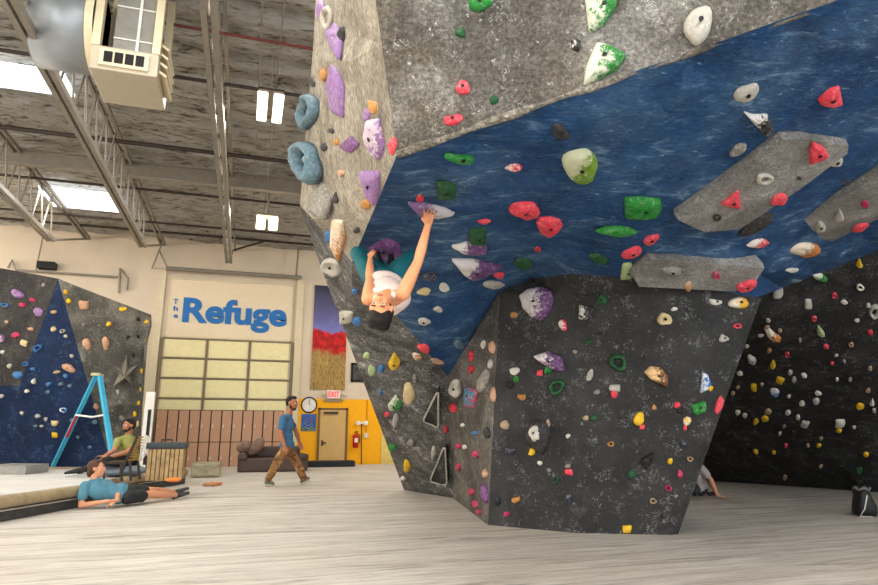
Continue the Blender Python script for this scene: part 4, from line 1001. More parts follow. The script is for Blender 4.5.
for k in range(1, 7):
    q = lf1.lerp(lt, k / 7.2); MB().bar(q, q + wv * .95, .07, .03).build('step', M_lb, la)
MB().box(at(98, 374.5, 12.5) + wv * .4, (.16, .42, .06), bev=.01).build('top_cap', plain('pale ladder cap', (190, 186, 150), .6), la)
MB().bar(lt.lerp(lf1, .42) + V((0, -.045, 0)), lt.lerp(lf1, .66) + V((0, -.045, 0)), .05, .02).build('warning_label', plain('red ladder label', (190, 60, 70), .5), la)
# slatted wooden lounge chair with a towel
M_wood = plain('varnished slat wood', (190, 142, 72), .5, var=.3, nscale=10)
M_frame = plain('dark metal frame', (54, 50, 48), .4, .5)
HC = 9.9
def ac(x, y, dh=0): return at(x, y, HC + dh)
ch = empty('slatted_chair', ac(136, 489), 'low chair with a slatted wooden back and white towel beside the wooden bin', 'chair')
t0, t1, t2, t3 = ac(138, 435.5), ac(149, 436, .35), ac(139, 461, .3), ac(127, 461)
for k in range(9):
    a = t0.lerp(t3, (k + .5) / 9); c = t1.lerp(t2, (k + .5) / 9); MB().bar(a, c, .045, .02).build('back_slat', M_wood, ch)
MB().bar(t0, ac(120, 475), .035).build('back_rail', M_frame, ch); MB().bar(t1, t2, .035).build('back_rail', M_frame, ch)
st = [ac(120, 463), ac(139, 461, .3)]
for a, b_ in ((ac(121, 463), ac(121, 489)), (ac(130, 462), ac(130, 490)), (ac(138, 462, .3), ac(139, 488, .3)), (ac(146, 455, .5), ac(147, 484, .5))):
    q = V((b_.x, b_.y, LM + .006)); MB().bar(a, q, .035).build('leg', M_frame, ch)
MB().prism([ac(104, 464), ac(127, 464), ac(139, 462, .35), ac(116, 462, .35)], (0, 0, .03)).build('seat', M_frame, ch)
MB().bar(ac(104, 464), ac(104, 480), .03).build('leg', M_frame, ch)
tw = bmesh.new(); 
b = MB(); n_ = 10; R0 = []
for i in range(n_ + 1):
    u = i / n_
    top_ = ac(145 + 5 * u, 434.5 + 2 * u, .1 * u); bot = ac(139 + 12 * u, 463 - 16 * u * u - 2, .1 * u)
    R0.append([top_.lerp(bot, j / 8) + V((0, -.05 - .03 * math.sin(u * 14 + j * .3), 0)) for j in range(9)])
vs = [v for r in R0 for v in r] + [v + V((0, .02, 0)) for r in R0 for v in r]; N = (n_ + 1) * 9
fs = []
for i in range(n_):
    for j in range(8):
        q = i * 9 + j; fs += [(q, q + 1, q + 10, q + 9), (q + N, q + 9 + N, q + 10 + N, q + 1 + N)]
for i in range(n_): fs += [(i * 9, i * 9 + 9, i * 9 + 9 + N, i * 9 + N), (i * 9 + 8, i * 9 + 8 + N, i * 9 + 17 + N, i * 9 + 17)]
for j in range(8): fs += [(j, j + N, j + 1 + N, j + 1), (n_ * 9 + j, n_ * 9 + j + 1, n_ * 9 + j + 1 + N, n_ * 9 + j + N)]
b.add(vs, fs); tag(b.build('towel', plain('white towelling', (226, 222, 212), .9, bump=.4, nscale=20), None, True), 'white towel hung over the back of the slatted chair', 'towel')
# wooden slatted bin with dark lid
c = onz(163, 481, LM); c = V((c.x, c.y + .28, LM)); rb = .26; tz = at(165, 449, hd(c) - .2).z
bi = empty('wooden_bin', c, 'wooden slatted bin with a thick dark lid beside the lockers', 'bin')
M_slat = plain('greyed slat wood', (164, 138, 96), .6, var=.35, nscale=9)
MB().box(c + V((0, 0, (tz - LM) / 2)), (rb * 1.8, rb * 1.8, tz - LM - .01)).build('bin_body', plain('dark bin core', (70, 60, 46), .7), bi)
for f in range(4):
    R = Matrix.Rotation(f * math.pi / 2, 3, 'Z')
    for k in range(8):
        q = R @ V((-rb * .875 + k * rb * .25, -rb * .93, 0)); MB().box(c + V((q.x, q.y, (tz - LM) / 2 + .003)), (rb * .2, .03, tz - LM - .006), R).build('slat', M_slat, bi)
MB().box(c + V((0, 0, tz - LM + .05)), (rb * 2.25, rb * 2.2, .1), bev=.03).build('lid', plain('dark grey rubber lid', (52, 58, 62), .5), bi)
MB().tube([c + V((-.1, -.05, tz - LM + .1)), c + V((-.1, -.05, tz - LM + .14)), c + V((.06, -.05, tz - LM + .14)), c + V((.06, -.05, tz - LM + .1))], .012, 8).build('lid_handle', M_frame, bi)
# brown sofa
SY = 16.6
def so(x, y, yy=SY): return ony(x, y, yy)
M_sofa = plain('dark brown leather', (78, 62, 58), .4, var=.2, nscale=3)
zx0, zx1 = so(237, 470).x, so(308, 470).x; zt_ = so(237, 458.5).z
sf = empty('sofa', ((zx0 + zx1) / 2, SY + .4, 0), 'dark brown leather sofa behind the walking man', 'sofa')
MB().box(((zx0 + zx1) / 2, SY + .45, zt_ / 2 + .003), (zx1 - zx0, .85, zt_ - .006), bev=.06).build('base', M_sofa, sf)
MB().box((zx0 + .11, SY + .42, zt_ + .02), (.24, .9, .14), bev=.06).build('armrest', M_sofa, sf); MB().box((zx1 - .11, SY + .42, zt_ + .02), (.24, .9, .14), bev=.06).build('armrest', M_sofa, sf)
zz = so(262, 455).z
MB().box(((zx0 + zx1) / 2, SY + .78, zt_ + .12), (zx1 - zx0 - .3, .22, .3), bev=.07).build('backrest', M_sofa, sf)
pz_ = so(250, 452).z; px_ = so(250, 450).x
M_pil = plain('brown striped cushion fabric', (126, 104, 92), .8, var=.3, nscale=12)
for k, (xx, lb_) in enumerate(((so(244, 450).x, 'plump brown cushion on the left armrest of the sofa'), (so(256.5, 450).x, 'striped brown cushion leaning to the right on the sofa'))):
    h_ = so(245, 446).z - zt_
    b = MB().ico((xx, SY + .35, zt_ + .14 + h_ * .45), (.2 if k == 0 else .26, .16, h_ * .5), Matrix.Rotation(-.4 + .8 * k * -.6, 3, 'Y'), 3)
    tag(b.build('cushion', M_pil, None, True), lb_, 'cushion', 'sofa cushions')
# pair of shoes lying on the mat, small things
def slipper(p, rz, m, label, L=.27, grp='shoes lying on the mat'):
    R = Matrix.Rotation(rz, 3, 'Z'); b = MB()
    b.ico(p + R @ V((L * .22, 0, .035)), (L * .3, .05, .035), R, 2); b.ico(p + R @ V((-L * .2, 0, .035)), (L * .28, .042, .035), R, 2)
    o = b.build('shoe', m, None, True)
    rmv = o.modifiers.new('r', 'REMESH'); rmv.mode = 'VOXEL'; rmv.voxel_size = .012
    return tag(o, label, 'shoe', grp)
slipper(onz(209, 486.5, .005), .2, plain('tan sandal', (176, 128, 90), .7), 'left of two tan and orange sandals lying on the mat before the walking man')
slipper(onz(215, 485.5, .005), -.3, plain('orange sandal', (196, 120, 70), .7), 'right of two tan and orange sandals lying on the mat before the walking man')
o = MB().ico(onz(174, 482, LM) + V((0, -.1, .04)), (.12, .09, .035), None, 2).build('crumpled_cloth', plain('orange cloth', (216, 130, 60), .8), None, True); tag(o, 'small orange cloth on the mat at the foot of the wooden bin', 'cloth')
# black bag at the right edge
bp = onz(867, 516, 0)
bg_ = empty('black_bag', bp, 'black drawstring bag standing on the mat at the right edge', 'bag')
b = MB(); rs = [(.0, .12), (.03, .14), (.12, .125), (.22, .10), (.28, .09), (.31, .075)]
prof = []
for zz, r in rs: prof.append((zz, r))
b.tube([(bp.x, bp.y + .02, z + .01) for z, r in prof], [r for z, r in prof], 18)
for v in b.bm.verts: v.co += V((noise.noise(v.co * 9) * .03, noise.noise(v.co * 9 + V((5, 0, 0))) * .03, 0)); 
b.build('bag_body', plain('black nylon', (24, 24, 26), .5), bg_, True)
b = MB(); b.tube([(bp.x + .085 * math.cos(a) , bp.y + .02 + .085 * math.sin(a), .32 + .015 * math.sin(a * 5)) for a in [k * math.tau / 20 for k in range(20)]], .014, 6, True); b.build('rim', plain('grey cord', (110, 110, 110), .6), bg_, True)
b = MB().tube([bp + V((-.05, -.08, .25)), bp + V((-.14, -.1, .1)), bp + V((-.18, -.06, .012)), bp + V((-.1, -.16, .012))], .008, 6); b.build('cord', plain('pale cord', (200, 200, 196), .6), bg_)
# ============================================================ PEOPLE
def hullcone(bm, p0, r0, p1, r1, sub=2):
    t = bmesh.new()
    for p, r in ((p0, r0), (p1, r1)):
        q = bmesh.ops.create_icosphere(t, subdivisions=sub, radius=1)
        for v in q['verts']: v.co = V(p) + v.co * r
    bmesh.ops.convex_hull(t, input=t.verts)
    me = bpy.data.meshes.new('t'); 
    loose = [v for v in t.verts if not v.link_faces]
    bmesh.ops.delete(t, geom=loose, context='VERTS')
    t.to_mesh(me); t.free(); bm.from_mesh(me); bpy.data.meshes.remove(me)
def ell(bm, c, rad, M=None, sub=3):
    M = M or Matrix.Identity(3)
    r = bmesh.ops.create_icosphere(bm, subdivisions=sub, radius=1)
    for v in r['verts']: v.co = V(c) + M @ V((v.co.x * rad[0], v.co.y * rad[1], v.co.z * rad[2]))
def bake(bm, name, m, parent, voxel=.012, smooth=6, org=None, disp=0):
    me = bpy.data.meshes.new('tmp'); bm.to_mesh(me); bm.free()
    o = bpy.data.objects.new('tmp', me); COL.objects.link(o)
    r = o.modifiers.new('r', 'REMESH'); r.mode = 'VOXEL'; r.voxel_size = voxel
    if smooth: s = o.modifiers.new('s', 'SMOOTH'); s.iterations = smooth; s.factor = .5
    dg = bpy.context.evaluated_depsgraph_get(); dg.update()
    nm = bpy.data.meshes.new_from_object(o.evaluated_get(dg)); nm.name = name
    bpy.data.objects.remove(o); bpy.data.meshes.remove(me)
    if disp:
        for v in nm.vertices: v.co += v.normal * (noise.fractal(v.co * 9, 1, 2, 3) * disp)
    return link(name, nm, m, parent, True)
def frame(up, fwd):
    u = up.normalized(); s = fwd.cross(u).normalized() ; f = u.cross(s).normalized()
    return Matrix((s, f, u)).transposed()      # x = right side (person's right when looking out along f is +x), y = face direction, z = crown
SKIN = plain('light tan skin', (206, 146, 112), .5, var=.08, nscale=20); SKIN2 = plain('brown skin', (168, 112, 82), .5, var=.08, nscale=20)
SKIN3 = plain('warm skin', (222, 152, 108), .5, var=.08, nscale=20)
EYEW = plain('eye white', (230, 226, 220), .3); EYED = plain('eye dark', (30, 20, 16), .3); LIP = plain('lip', (176, 92, 84), .5)
def head(bm, c, M, k=1.0, jaw=1.0, nose=1.0):
    """head centred at c, M columns = side, face, crown; about .23 m tall, with sockets, nose, lips, ears"""
    P = lambda x, y, z: c + M @ (V((x, y, z)) * k)
    ell(bm, P(0, -.012, .03), (.075 * k, .094 * k, .088 * k), M)
    ell(bm, P(0, .018, -.03), (.060 * k, .072 * k, .078 * k), M)
    ell(bm, P(0, .045, -.088), (.032 * k, .035 * k, .024 * k), M)     # chin
    ell(bm, P(0, .076, .022), (.05 * k, .016 * k, .014 * k), M)       # brow ridge
    hullcone(bm, P(0, .084, .012), .009 * k, P(0, .106, -.026), .015 * k)   # nose
    ell(bm, P(.013, .090, -.030), (.010 * k, .012 * k, .009 * k), M); ell(bm, P(-.013, .090, -.030), (.010 * k, .012 * k, .009 * k), M)
    ell(bm, P(0, .086, -.055), (.024 * k, .011 * k, .008 * k), M); ell(bm, P(0, .083, -.066), (.021 * k, .011 * k, .009 * k), M)
    for s in (-1, 1):
        ell(bm, P(s * .038, .062, -.02), (.02 * k, .022 * k, .02 * k), M)   # cheek
        ell(bm, P(s * .077, -.008, -.002), (.010 * k, .02 * k, .032 * k), M)   # ear
def face_bits(c, M, k, parent, hair):
    P = lambda x, y, z: c + M @ (V((x, y, z)) * k)
    for s in (-1, 1):
        b = MB().ico(P(s * .031, .080, .006), (.015 * k, .009 * k, .0085 * k), M, 2); e = b.build('eye', EYEW, parent, True)
        b = MB().ico(P(s * .031, .0875, .006), (.0065 * k, .004 * k, .0065 * k), M, 2); b.build('pupil', EYED, e, True)
        b = MB().ico(P(s * .032, .091, .026), (.020 * k, .006 * k, .0045 * k), M, 2); b.build('eyebrow', hair, parent, True)
    b = MB().ico(P(0, .0945, -.060), (.022 * k, .0055 * k, .010 * k), M, 2); b.build('lips', LIP, parent, True)
def hand(bm, w, d, pn, L=.18, side=1, curl=.3, r=.0095, spread=.1):
    """palm plus four unequal bent fingers and a side thumb. w wrist, d pointing direction, pn palm normal (fingers curl towards it)"""
    d = d.normalized(); pn = (pn - d * pn.dot(d)).normalized(); s = d.cross(pn).normalized() * side
    pl = L * .5
    for k in (-1, -.33, .33, 1): hullcone(bm, w + s * k * L * .09 , r * 1.5, w + d * pl + s * k * L * .19, r * 1.25, 1)
    for k, f in ((-1, .38), (-.33, .46), (.33, .5), (1, .43)):       # little finger .. index
        p = w + d * pl + s * k * L * .19; a = spread * k; dr = (d + s * a).normalized(); ax = dr.cross(pn).normalized(); cc = 0
        rr_ = r * (1 if k > -1 else .86)
        for j, seg in enumerate((.46, .3, .24)):
            cc += curl * (1.0 if j else .7); dv = dr * math.cos(cc) + pn * math.sin(cc)
            q = p + dv * (L * f * seg * 1.05); hullcone(bm, p, rr_ * (1 - .1 * j), q, rr_ * (.92 - .1 * j), 1); p = q
    t0 = w + d * pl * .25 + s * L * .12; t1 = t0 + (d * .75 + s * .75 + pn * .25).normalized() * L * .22; t2 = t1 + (d * .9 + s * .1 + pn * .45).normalized() * L * .17; t3 = t2 + (d * .9 - s * .1 + pn * .4).normalized() * L * .12
    hullcone(bm, t0, r * 1.5, t1, r * 1.15, 1); hullcone(bm, t1, r * 1.15, t2, r * 1.0, 1); hullcone(bm, t2, r, t3, r * .85, 1)
def limb(bm, pts, rs):
    for i in range(len(pts) - 1): hullcone(bm, pts[i], rs[i], pts[i + 1], rs[i + 1])
def arm(bm, s, e, w, k=1.0, muscle=1.0):
    m1 = s.lerp(e, .4); m2 = e.lerp(w, .3)
    limb(bm, [s, m1, e, m2, w], [.052 * k, .048 * k * muscle, .037 * k, .041 * k, .026 * k])
def leg(bm, h, kn, an, k=1.0):
    m1 = h.lerp(kn, .4); m2 = kn.lerp(an, .3)
    limb(bm, [h, m1, kn, m2, an], [.088 * k, .08 * k, .055 * k, .058 * k, .037 * k])
def foot(bm, an, toe, k=1.0, g=0):
    d = (toe - an); d.normalized()
    hullcone(bm, an, .036 * k + g, toe, .026 * k + g)
def shoe(an, toe, m, sole, parent, k=1.0, up=V((0, 0, 1)), nm='shoe'):
    bm = bmesh.new(); d = (toe - an).normalized(); heel = an - d * .045 * k - up * .045 * k
    hullcone(bm, an, .046 * k, heel + up * .01, .036 * k); hullcone(bm, heel + up * .008, .036 * k, toe, .034 * k); hullcone(bm, an, .046 * k, toe, .034 * k)
    o = bake(bm, nm, m, parent, .01, 3)
    if sole:
        bm = bmesh.new(); hullcone(bm, heel - up * .022, .03 * k, toe - up * .022, .03 * k)
        for v in bm.verts:
            q = (v.co - toe).dot(up) ; 
        bake(bm, 'sole', sole, o, .01, 2)
    return o
def torso(bm, pel, chest, neck, sl, sr, hl, hr, k=1.0, g=0.0, fw=None):
    """pelvis, ribcage and shoulder girdle. g = extra thickness for clothing"""
    side = (sr - sl).normalized(); up = (neck - pel).normalized(); M = frame(up, fw)
    ell(bm, chest, (.150 * k + g, .108 * k + g, .18 * k + g), M)
    ell(bm, pel.lerp(chest, .45), (.130 * k + g, .098 * k + g, .15 * k + g), M)
    ell(bm, pel, (.155 * k + g, .112 * k + g, .115 * k + g), M)
    top = chest + up * .12 * k
    hullcone(bm, top, .075 * k + g, sl.lerp(top, .12), .048 * k + g); hullcone(bm, top, .075 * k + g, sr.lerp(top, .12), .048 * k + g)
HAIRB = plain('near-black hair', (28, 20, 18), .55, var=.4, nscale=40, bump=.6); HAIRBR = plain('brown hair', (78, 52, 38), .55, var=.4, nscale=40, bump=.6)
def hairs(c, M, k, m, parent, parts, disp=.006, vox=.009):
    bm = bmesh.new(); P = lambda x, y, z: c + M @ (V((x, y, z)) * k)
    for (x, y, z, a, b_, d) in parts: ell(bm, P(x, y, z), (a * k, b_ * k, d * k), M)
    return bake(bm, 'hair', m, parent, vox, 2, disp=disp)
HMT = [(0, -.022, .052, .083, .09, .08), (0, -.045, .0, .08, .07, .08), (0, .03, .095, .058, .05, .03)]

# ---------- 1 the climber hanging under the blue roof
def roofz(px, py):
    loc, nrm, i, ds = TREE.ray_cast(EYE, ray(px, py).normalized()); return hd(loc)
hr_ = roofz(431, 212); hl_ = roofz(372, 247)
RW = at(428, 225, hr_ - .20); RH = at(430, 207, hr_ - .17); RE = at(418, 262, hr_ - .22); RS = at(403, 294, hr_ - .26)
LWr = at(370, 259, hl_ - .22); LE = at(370, 280, hl_ - .48); LS = at(368, 299, hr_ - .10)
pel = at(384, 282, hr_ + .46); chest = at(391, 297, hr_ + .02); neckp = at(385, 297, hr_ - .22)
fwc = (V((0, 0, 1)) * .8 - HF * .3 + RIGHT * .1)
hc = at(381, 308, hr_ - .36)
crown = (-V((0, 0, 1)) * .93 - RIGHT * .12 - HF * .22); facev = (-HF * .92 + V((0, 0, 1)) * .30 - RIGHT * .1)
HM = frame(crown, facev)
clm = empty('person', pel, 'climber in a pale tank top and teal leggings hanging face-up under the blue roof', 'person')
bm = bmesh.new()
head(bm, hc, HM, .93); hullcone(bm, hc + HM @ V((0, -.02, -.05)), .05, neckp, .052); hullcone(bm, neckp, .052, chest, .07)
torso(bm, pel, chest, neckp, LS, RS, None, None, .9, 0, fwc)
arm(bm, RS, RE, RW, .95, 1.05); arm(bm, LS, LE, LWr, .95, 1.05)
hand(bm, RW, RH - RW, (HF * .9 - V((0, 0, .3))), .175, 1, .28, .0085, .22)
LH = at(369, 246, hl_ - .12); hand(bm, LWr, LH - LWr, (HF * .8 + RIGHT * .5), .15, -1, .7, .0095)
HL, HR = at(374, 282, hr_ + .46), at(396, 282, hr_ + .46)
KL, KR = at(357, 253, hl_ - .12), at(411, 257, hl_ - .22); AL, AR = at(382, 268, hl_ - .02), at(391, 268, hl_ - .05)
leg(bm, HL, KL, AL, .85); leg(bm, HR, KR, AR, .85)
body = bake(bm, 'body', SKIN3, clm, .0065, 4)
face_bits(hc, HM, .93, clm, HAIRB)
hairs(hc, HM, .93, HAIRB, clm, [(0, -.02, .062, .09, .095, .085), (0, -.045, .0, .088, .075, .085), (0, .02, .105, .07, .065, .05), (.03, -.03, .12, .05, .05, .05), (-.03, 0, .115, .05, .05, .045)], disp=.012)
TANK = plain('pale pink cotton', (226, 204, 196), .8, var=.06, bump=.2, nscale=6)
bm = bmesh.new(); torso(bm, pel.lerp(chest, .2), chest - HF * .0, neckp.lerp(chest, .5), LS.lerp(chest, .62), RS.lerp(chest, .62), None, None, .9, .014, fwc)
hullcone(bm, chest + V((0, 0, -.03)), .11, pel.lerp(chest, .3) + V((0, 0, -.03)), .12)
hullcone(bm, LS.lerp(neckp, .5), .026, chest, .08); hullcone(bm, RS.lerp(neckp, .5), .026, chest, .08)
bake(bm, 'tank_top', TANK, clm, .009, 4, disp=.006)
TEAL = plain('teal leggings', (12, 88, 96), .6, var=.12)
bm = bmesh.new(); limb(bm, [HL, HL.lerp(KL, .4), KL, KL.lerp(AL, .3), AL], [.086, .08, .062, .06, .042]); limb(bm, [HR, HR.lerp(KR, .4), KR, KR.lerp(AR, .3), AR], [.086, .08, .062, .06, .042])
ell(bm, pel, (.155, .12, .12), frame(neckp - pel, fwc)); bake(bm, 'leggings', TEAL, clm, .01, 3, disp=.004)
BLK = plain('black shoe', (30, 30, 32), .5)
for a in ((AL, at(377, 254, hl_ - .01)), (AR, at(391, 255, hl_ - .01))): shoe(a[0], a[1], BLK, None, clm, .8, HF * -1, 'climbing_shoe')

# ---------- 2 man walking to the right
WH = hd(onz(288, 486))
def aw_(x, y, dh=0): return at(x, y, WH + dh)
wm = empty('person', onz(288, 486), 'bearded man in a blue t-shirt and brown camouflage trousers walking to the right', 'person')
pel = aw_(287, 447); chest = aw_(286.5, 427); neckp = aw_(289, 414)
sl, sr = aw_(288.5, 418.5, .17), aw_(283, 419, -.17)
hc = aw_(292, 403.5); face = (RIGHT - HF * .25 + V((0, 0, -.05))).normalized(); HM = frame(V((0, 0, 1)) + RIGHT * .04, face)
fw = RIGHT
bm = bmesh.new(); head(bm, hc, HM, 1.14); hullcone(bm, hc + HM @ V((0, -.02, -.06)), .062, neckp, .068); hullcone(bm, neckp, .06, chest, .08)
torso(bm, pel, chest, neckp, sl, sr, None, None, 1.0, 0, fw)
e1, w1, h1 = aw_(280.5, 434, -.24), aw_(284.5, 446, -.26), aw_(286, 450, -.26)
e2, w2, h2 = aw_(296, 431, .26), aw_(299.5, 442, .26), aw_(301, 446, .26)
arm(bm, sr, e1, w1, 1.2); arm(bm, sl, e2, w2, 1.2); hand(bm, w1, h1 - w1, HF - RIGHT * .2, .18, -1, .35); hand(bm, w2, h2 - w2, -HF, .18, 1, .35)
hL, hR = aw_(287.5, 449, .09), aw_(286, 449, -.09)
kB, aB = aw_(276, 464, -.08), aw_(268.5, 480.5, -.08); kF, aF = aw_(297.5, 464, .1), aw_(303.5, 479.5, .1)
leg(bm, hR, kB, aB, 1.0); leg(bm, hL, kF, aF, 1.0)
bake(bm, 'body', SKIN2, wm, .012, 4); face_bits(hc, HM, 1.14, wm, HAIRB)
hairs(hc, HM, 1.14, HAIRB, wm, [(0, -.03, .052, .082, .084, .08), (0, -.045, .01, .08, .062, .065), (0, .025, .095, .06, .05, .032)], .006, .011)
bm = bmesh.new(); P = lambda x, y, z: hc + HM @ (V((x, y, z)) * 1.14)
ell(bm, P(0, .045, -.09), (.045, .05, .032), HM); ell(bm, P(.05, .01, -.055), (.018, .03, .045), HM); ell(bm, P(-.05, .01, -.055), (.018, .03, .045), HM); bake(bm, 'beard', HAIRB, wm, .01, 2)
BT = plain('blue t-shirt cotton', (64, 108, 146), .8, var=.12, nscale=5, bump=.2)
def tee(pel, chest, neckp, sl, sr, el, er, k, fw, m, parent, low=.25, sleeve=.55, disp=.008):
    bm = bmesh.new(); torso(bm, pel.lerp(chest, low * .3), chest, neckp, sl, sr, None, None, k, .016, fw)
    hullcone(bm, sl, .07 * k, sl.lerp(el, sleeve), .064 * k); hullcone(bm, sr, .07 * k, sr.lerp(er, sleeve), .064 * k)
    hullcone(bm, neckp + (chest - neckp) * .1, .068 * k, chest, .1 * k)
    return bake(bm, 't_shirt', m, parent, .013, 4, disp=disp)
tee(pel + V((0, 0, .03)), chest, neckp, sl, sr, e2, e1, 1.08, fw, BT, wm, .0, .6, .014)
def camo():
    t = NT('brown camouflage cotton'); ci = t.coord(); n = t.noise(ci, 9, 4, .6, .5)
    c = t.ramp(n, [(.38, lin((84, 58, 36))), (.46, lin((142, 104, 66))), (.56, lin((120, 84, 48))), (.62, lin((176, 140, 98)))]); return t.fin(c, .8)
CAMO = camo()
bm = bmesh.new(); limb(bm, [hR, hR.lerp(kB, .5), kB, aB + V((0, 0, .03))], [.108, .1, .084, .07]); limb(bm, [hL, hL.lerp(kF, .5), kF, aF + V((0, 0, .03))], [.108, .1, .084, .07])
ell(bm, pel + V((0, 0, .01)), (.165, .128, .13), frame(V((0, 0, 1)), fw)); bake(bm, 'trousers', CAMO, wm, .013, 4, disp=.012)
GS = plain('grey-green trainer', (96, 98, 78), .6); SOL = plain('pale sole', (180, 174, 160), .6)
toeB = aw_(273, 485, -.08); toeB.z = .045
shoe(V((aB.x, aB.y, .085)), toeB, GS, SOL, wm, 1.0)
toeF = aw_(308.5, 478.5, .1); shoe(V((aF.x, aF.y, max(aF.z, .1))), toeF, GS, SOL, wm, 1.0, (V((0, 0, 1)) - RIGHT * .35).normalized())

# ---------- 3 person lying on an elbow
LHD = hd(onz(95, 508))
def al(x, y, dh=0): return at(x, y, LHD + dh)
ly = empty('person', onz(110, 506), 'person in a teal t-shirt and black shorts lying on one elbow on the mat', 'person')
pel = al(127, 496, .25); pel.z = .15; chest = al(101, 490, .05); neckp = al(94.5, 480, .0)
sR = al(85, 486, -.12); sL = al(105, 484, .14)
hc = al(97, 468.5, 0); HM = frame(V((0, 0, 1)) - RIGHT * .12, (RIGHT + HF * .15 - V((0, 0, .12))))
fw = (RIGHT * .45 - HF * .2 + V((0, 0, -.1)))
fwt = (V((0, 0, 1)) * .75 + RIGHT * .35 - HF * .3)
bm = bmesh.new(); head(bm, hc, HM, 1.0); hullcone(bm, hc + HM @ V((0, -.025, -.05)), .05, neckp, .055); hullcone(bm, neckp, .055, chest, .08)
torso(bm, pel, chest, neckp, sL, sR, None, None, .95, 0, fwt)
eR = al(81, 503, -.16); eR.z = .05; wR = al(108, 501, -.12); wR.z = max(wR.z, .06)
eL = al(118, 493, .1); wL = al(117, 501, -.08)
arm(bm, sR, eR, wR, .95); arm(bm, sL, eL, wL, .95)
hand(bm, wR, RIGHT + V((0, 0, .15)), V((0, 0, -1)), .17, 1, .3); hand(bm, wL, -RIGHT * .6 - V((0, 0, .3)) - HF * .3, -V((0, 0, 1)), .17, 1, .4)
hL, hR = al(128, 494, .38), al(127, 497, .16); hL.z = .17; hR.z = .12
kL, kR = al(152, 490.5, .7), al(150, 495, .55); kL.z = .16; kR.z = .12
aL, aR = al(175, 489, 1.2), al(177, 493.5, 1.0); aL.z = .09; aR.z = .07
leg(bm, hL, kL, aL, 1.0); leg(bm, hR, kR, aR, 1.0)
bake(bm, 'body', SKIN, ly, .011, 4); face_bits(hc, HM, 1.0, ly, HAIRBR)
hairs(hc, HM, 1.0, HAIRBR, ly, [(0, -.025, .05, .087, .096, .08), (0, -.05, .0, .085, .07, .08), (0, -.085, -.05, .05, .05, .055), (0, .02, .09, .06, .05, .03)], .006, .01)
TT = plain('teal blue cotton', (80, 130, 150), .8, var=.15, nscale=6, bump=.2)
tee(pel, chest, neckp, sL, sR, eL, eR, 1.02, fwt, TT, ly, .9, .55)
BS = plain('black shorts fabric', (40, 42, 44), .8, var=.3, nscale=8)
bm = bmesh.new(); limb(bm, [hL, hL.lerp(kL, .62)], [.098, .092]); limb(bm, [hR, hR.lerp(kR, .62)], [.098, .09]); ell(bm, pel, (.16, .118, .13), frame(neckp - pel, fwt)); bake(bm, 'shorts', BS, ly, .012, 4, disp=.008)
DS = plain('dark climbing shoe', (50, 52, 54), .5)
shoe(aL, aL + (RIGHT * .9 + HF * .3 + V((0, 0, .25))) * .19, DS, SOL, ly, .9, (V((0, 0, 1)) - RIGHT * .3).normalized()); shoe(aR, aR + (RIGHT * .85 + HF * .3 + V((0, 0, .12))) * .17, DS, SOL, ly, .9, (V((0, 0, 1)) - HF * .3).normalized())

# ---------- 4 man sitting by the chair
SHD = 10.9
def as_(x, y, dh=0): return at(x, y, SHD + dh)
sm = empty('person', onz(122, 470, LM), 'bearded man in an olive t-shirt sitting beside the blue ladder looking left', 'person')
pel = as_(131, 460, .1); chest = as_(128, 446, .0); neckp = as_(128.5, 435)
sR = as_(118, 441, -.12); sL = as_(136, 441, .16); hc = as_(129, 425.5, -.03); 
HM = frame(V((0, 0, 1)) + RIGHT * .05, (-RIGHT * .5 - HF * .85)); fw = (-RIGHT * .6 - HF * .6)
bm = bmesh.new(); head(bm, hc, HM, 1.0); hullcone(bm, hc + HM @ V((0, -.02, -.06)), .055, neckp, .06); hullcone(bm, neckp, .06, chest, .08)
torso(bm, pel, chest, neckp, sL, sR, None, None, 1.0, 0, fw)
eR, wR = as_(115, 450, -.3), as_(104.5, 456, -.35); eL, wL = as_(127, 452, -.28), as_(110, 457, -.4)
arm(bm, sR, eR, wR); arm(bm, sL, eL, wL); hand(bm, wR, -RIGHT, -V((0, 0, 1)), .17, -1, .35); hand(bm, wL, -RIGHT, -V((0, 0, 1)), .17, 1, .35)
hR, hL = as_(126, 461, -.1), as_(131, 461, .1); kR, kL = as_(106, 461, -.45), as_(110, 459, -.2)
aR = onz(78, 477, LM); aR.z = LM + .09; aL = onz(84, 475, LM); aL.z = LM + .09
leg(bm, hR, kR, aR); leg(bm, hL, kL, aL); bake(bm, 'body', SKIN2, sm, .012, 4); face_bits(hc, HM, 1.0, sm, HAIRB)
hairs(hc, HM, 1.0, HAIRB, sm, [(0, -.022, .056, .088, .092, .08), (0, -.045, .01, .084, .07, .08), (0, .045, .098, .06, .05, .03)], .008, .011)
bm = bmesh.new(); P = lambda x, y, z: hc + HM @ V((x, y, z))
ell(bm, P(0, .05, -.085), (.045, .045, .034), HM); ell(bm, P(.05, .015, -.05), (.018, .03, .04), HM); ell(bm, P(-.05, .015, -.05), (.018, .03, .04), HM); bake(bm, 'beard', HAIRB, sm, .01, 2)
OL = plain('olive cotton', (136, 138, 76), .8, var=.12, nscale=6, bump=.2)
tee(pel, chest, neckp, sL, sR, eL, eR, 1.0, fw, OL, sm, .4, .6)
DP = plain('dark trousers', (34, 32, 36), .8)
bm = bmesh.new(); limb(bm, [hR, hR.lerp(kR, .5), kR, aR], [.1, .092, .072, .052]); limb(bm, [hL, hL.lerp(kL, .5), kL, aL], [.1, .092, .072, .052]); ell(bm, pel, (.165, .122, .12), frame(neckp - pel, fw)); bake(bm, 'trousers', DP, sm, .013, 4, disp=.008)
for a in (aR, aL): 
    t = a - RIGHT * .16 - HF * .08; t.z = LM + .065; shoe(V((a.x, a.y, LM + .108)), t, BLK, plain('white sole', (224, 224, 224), .5), sm, 1.0)
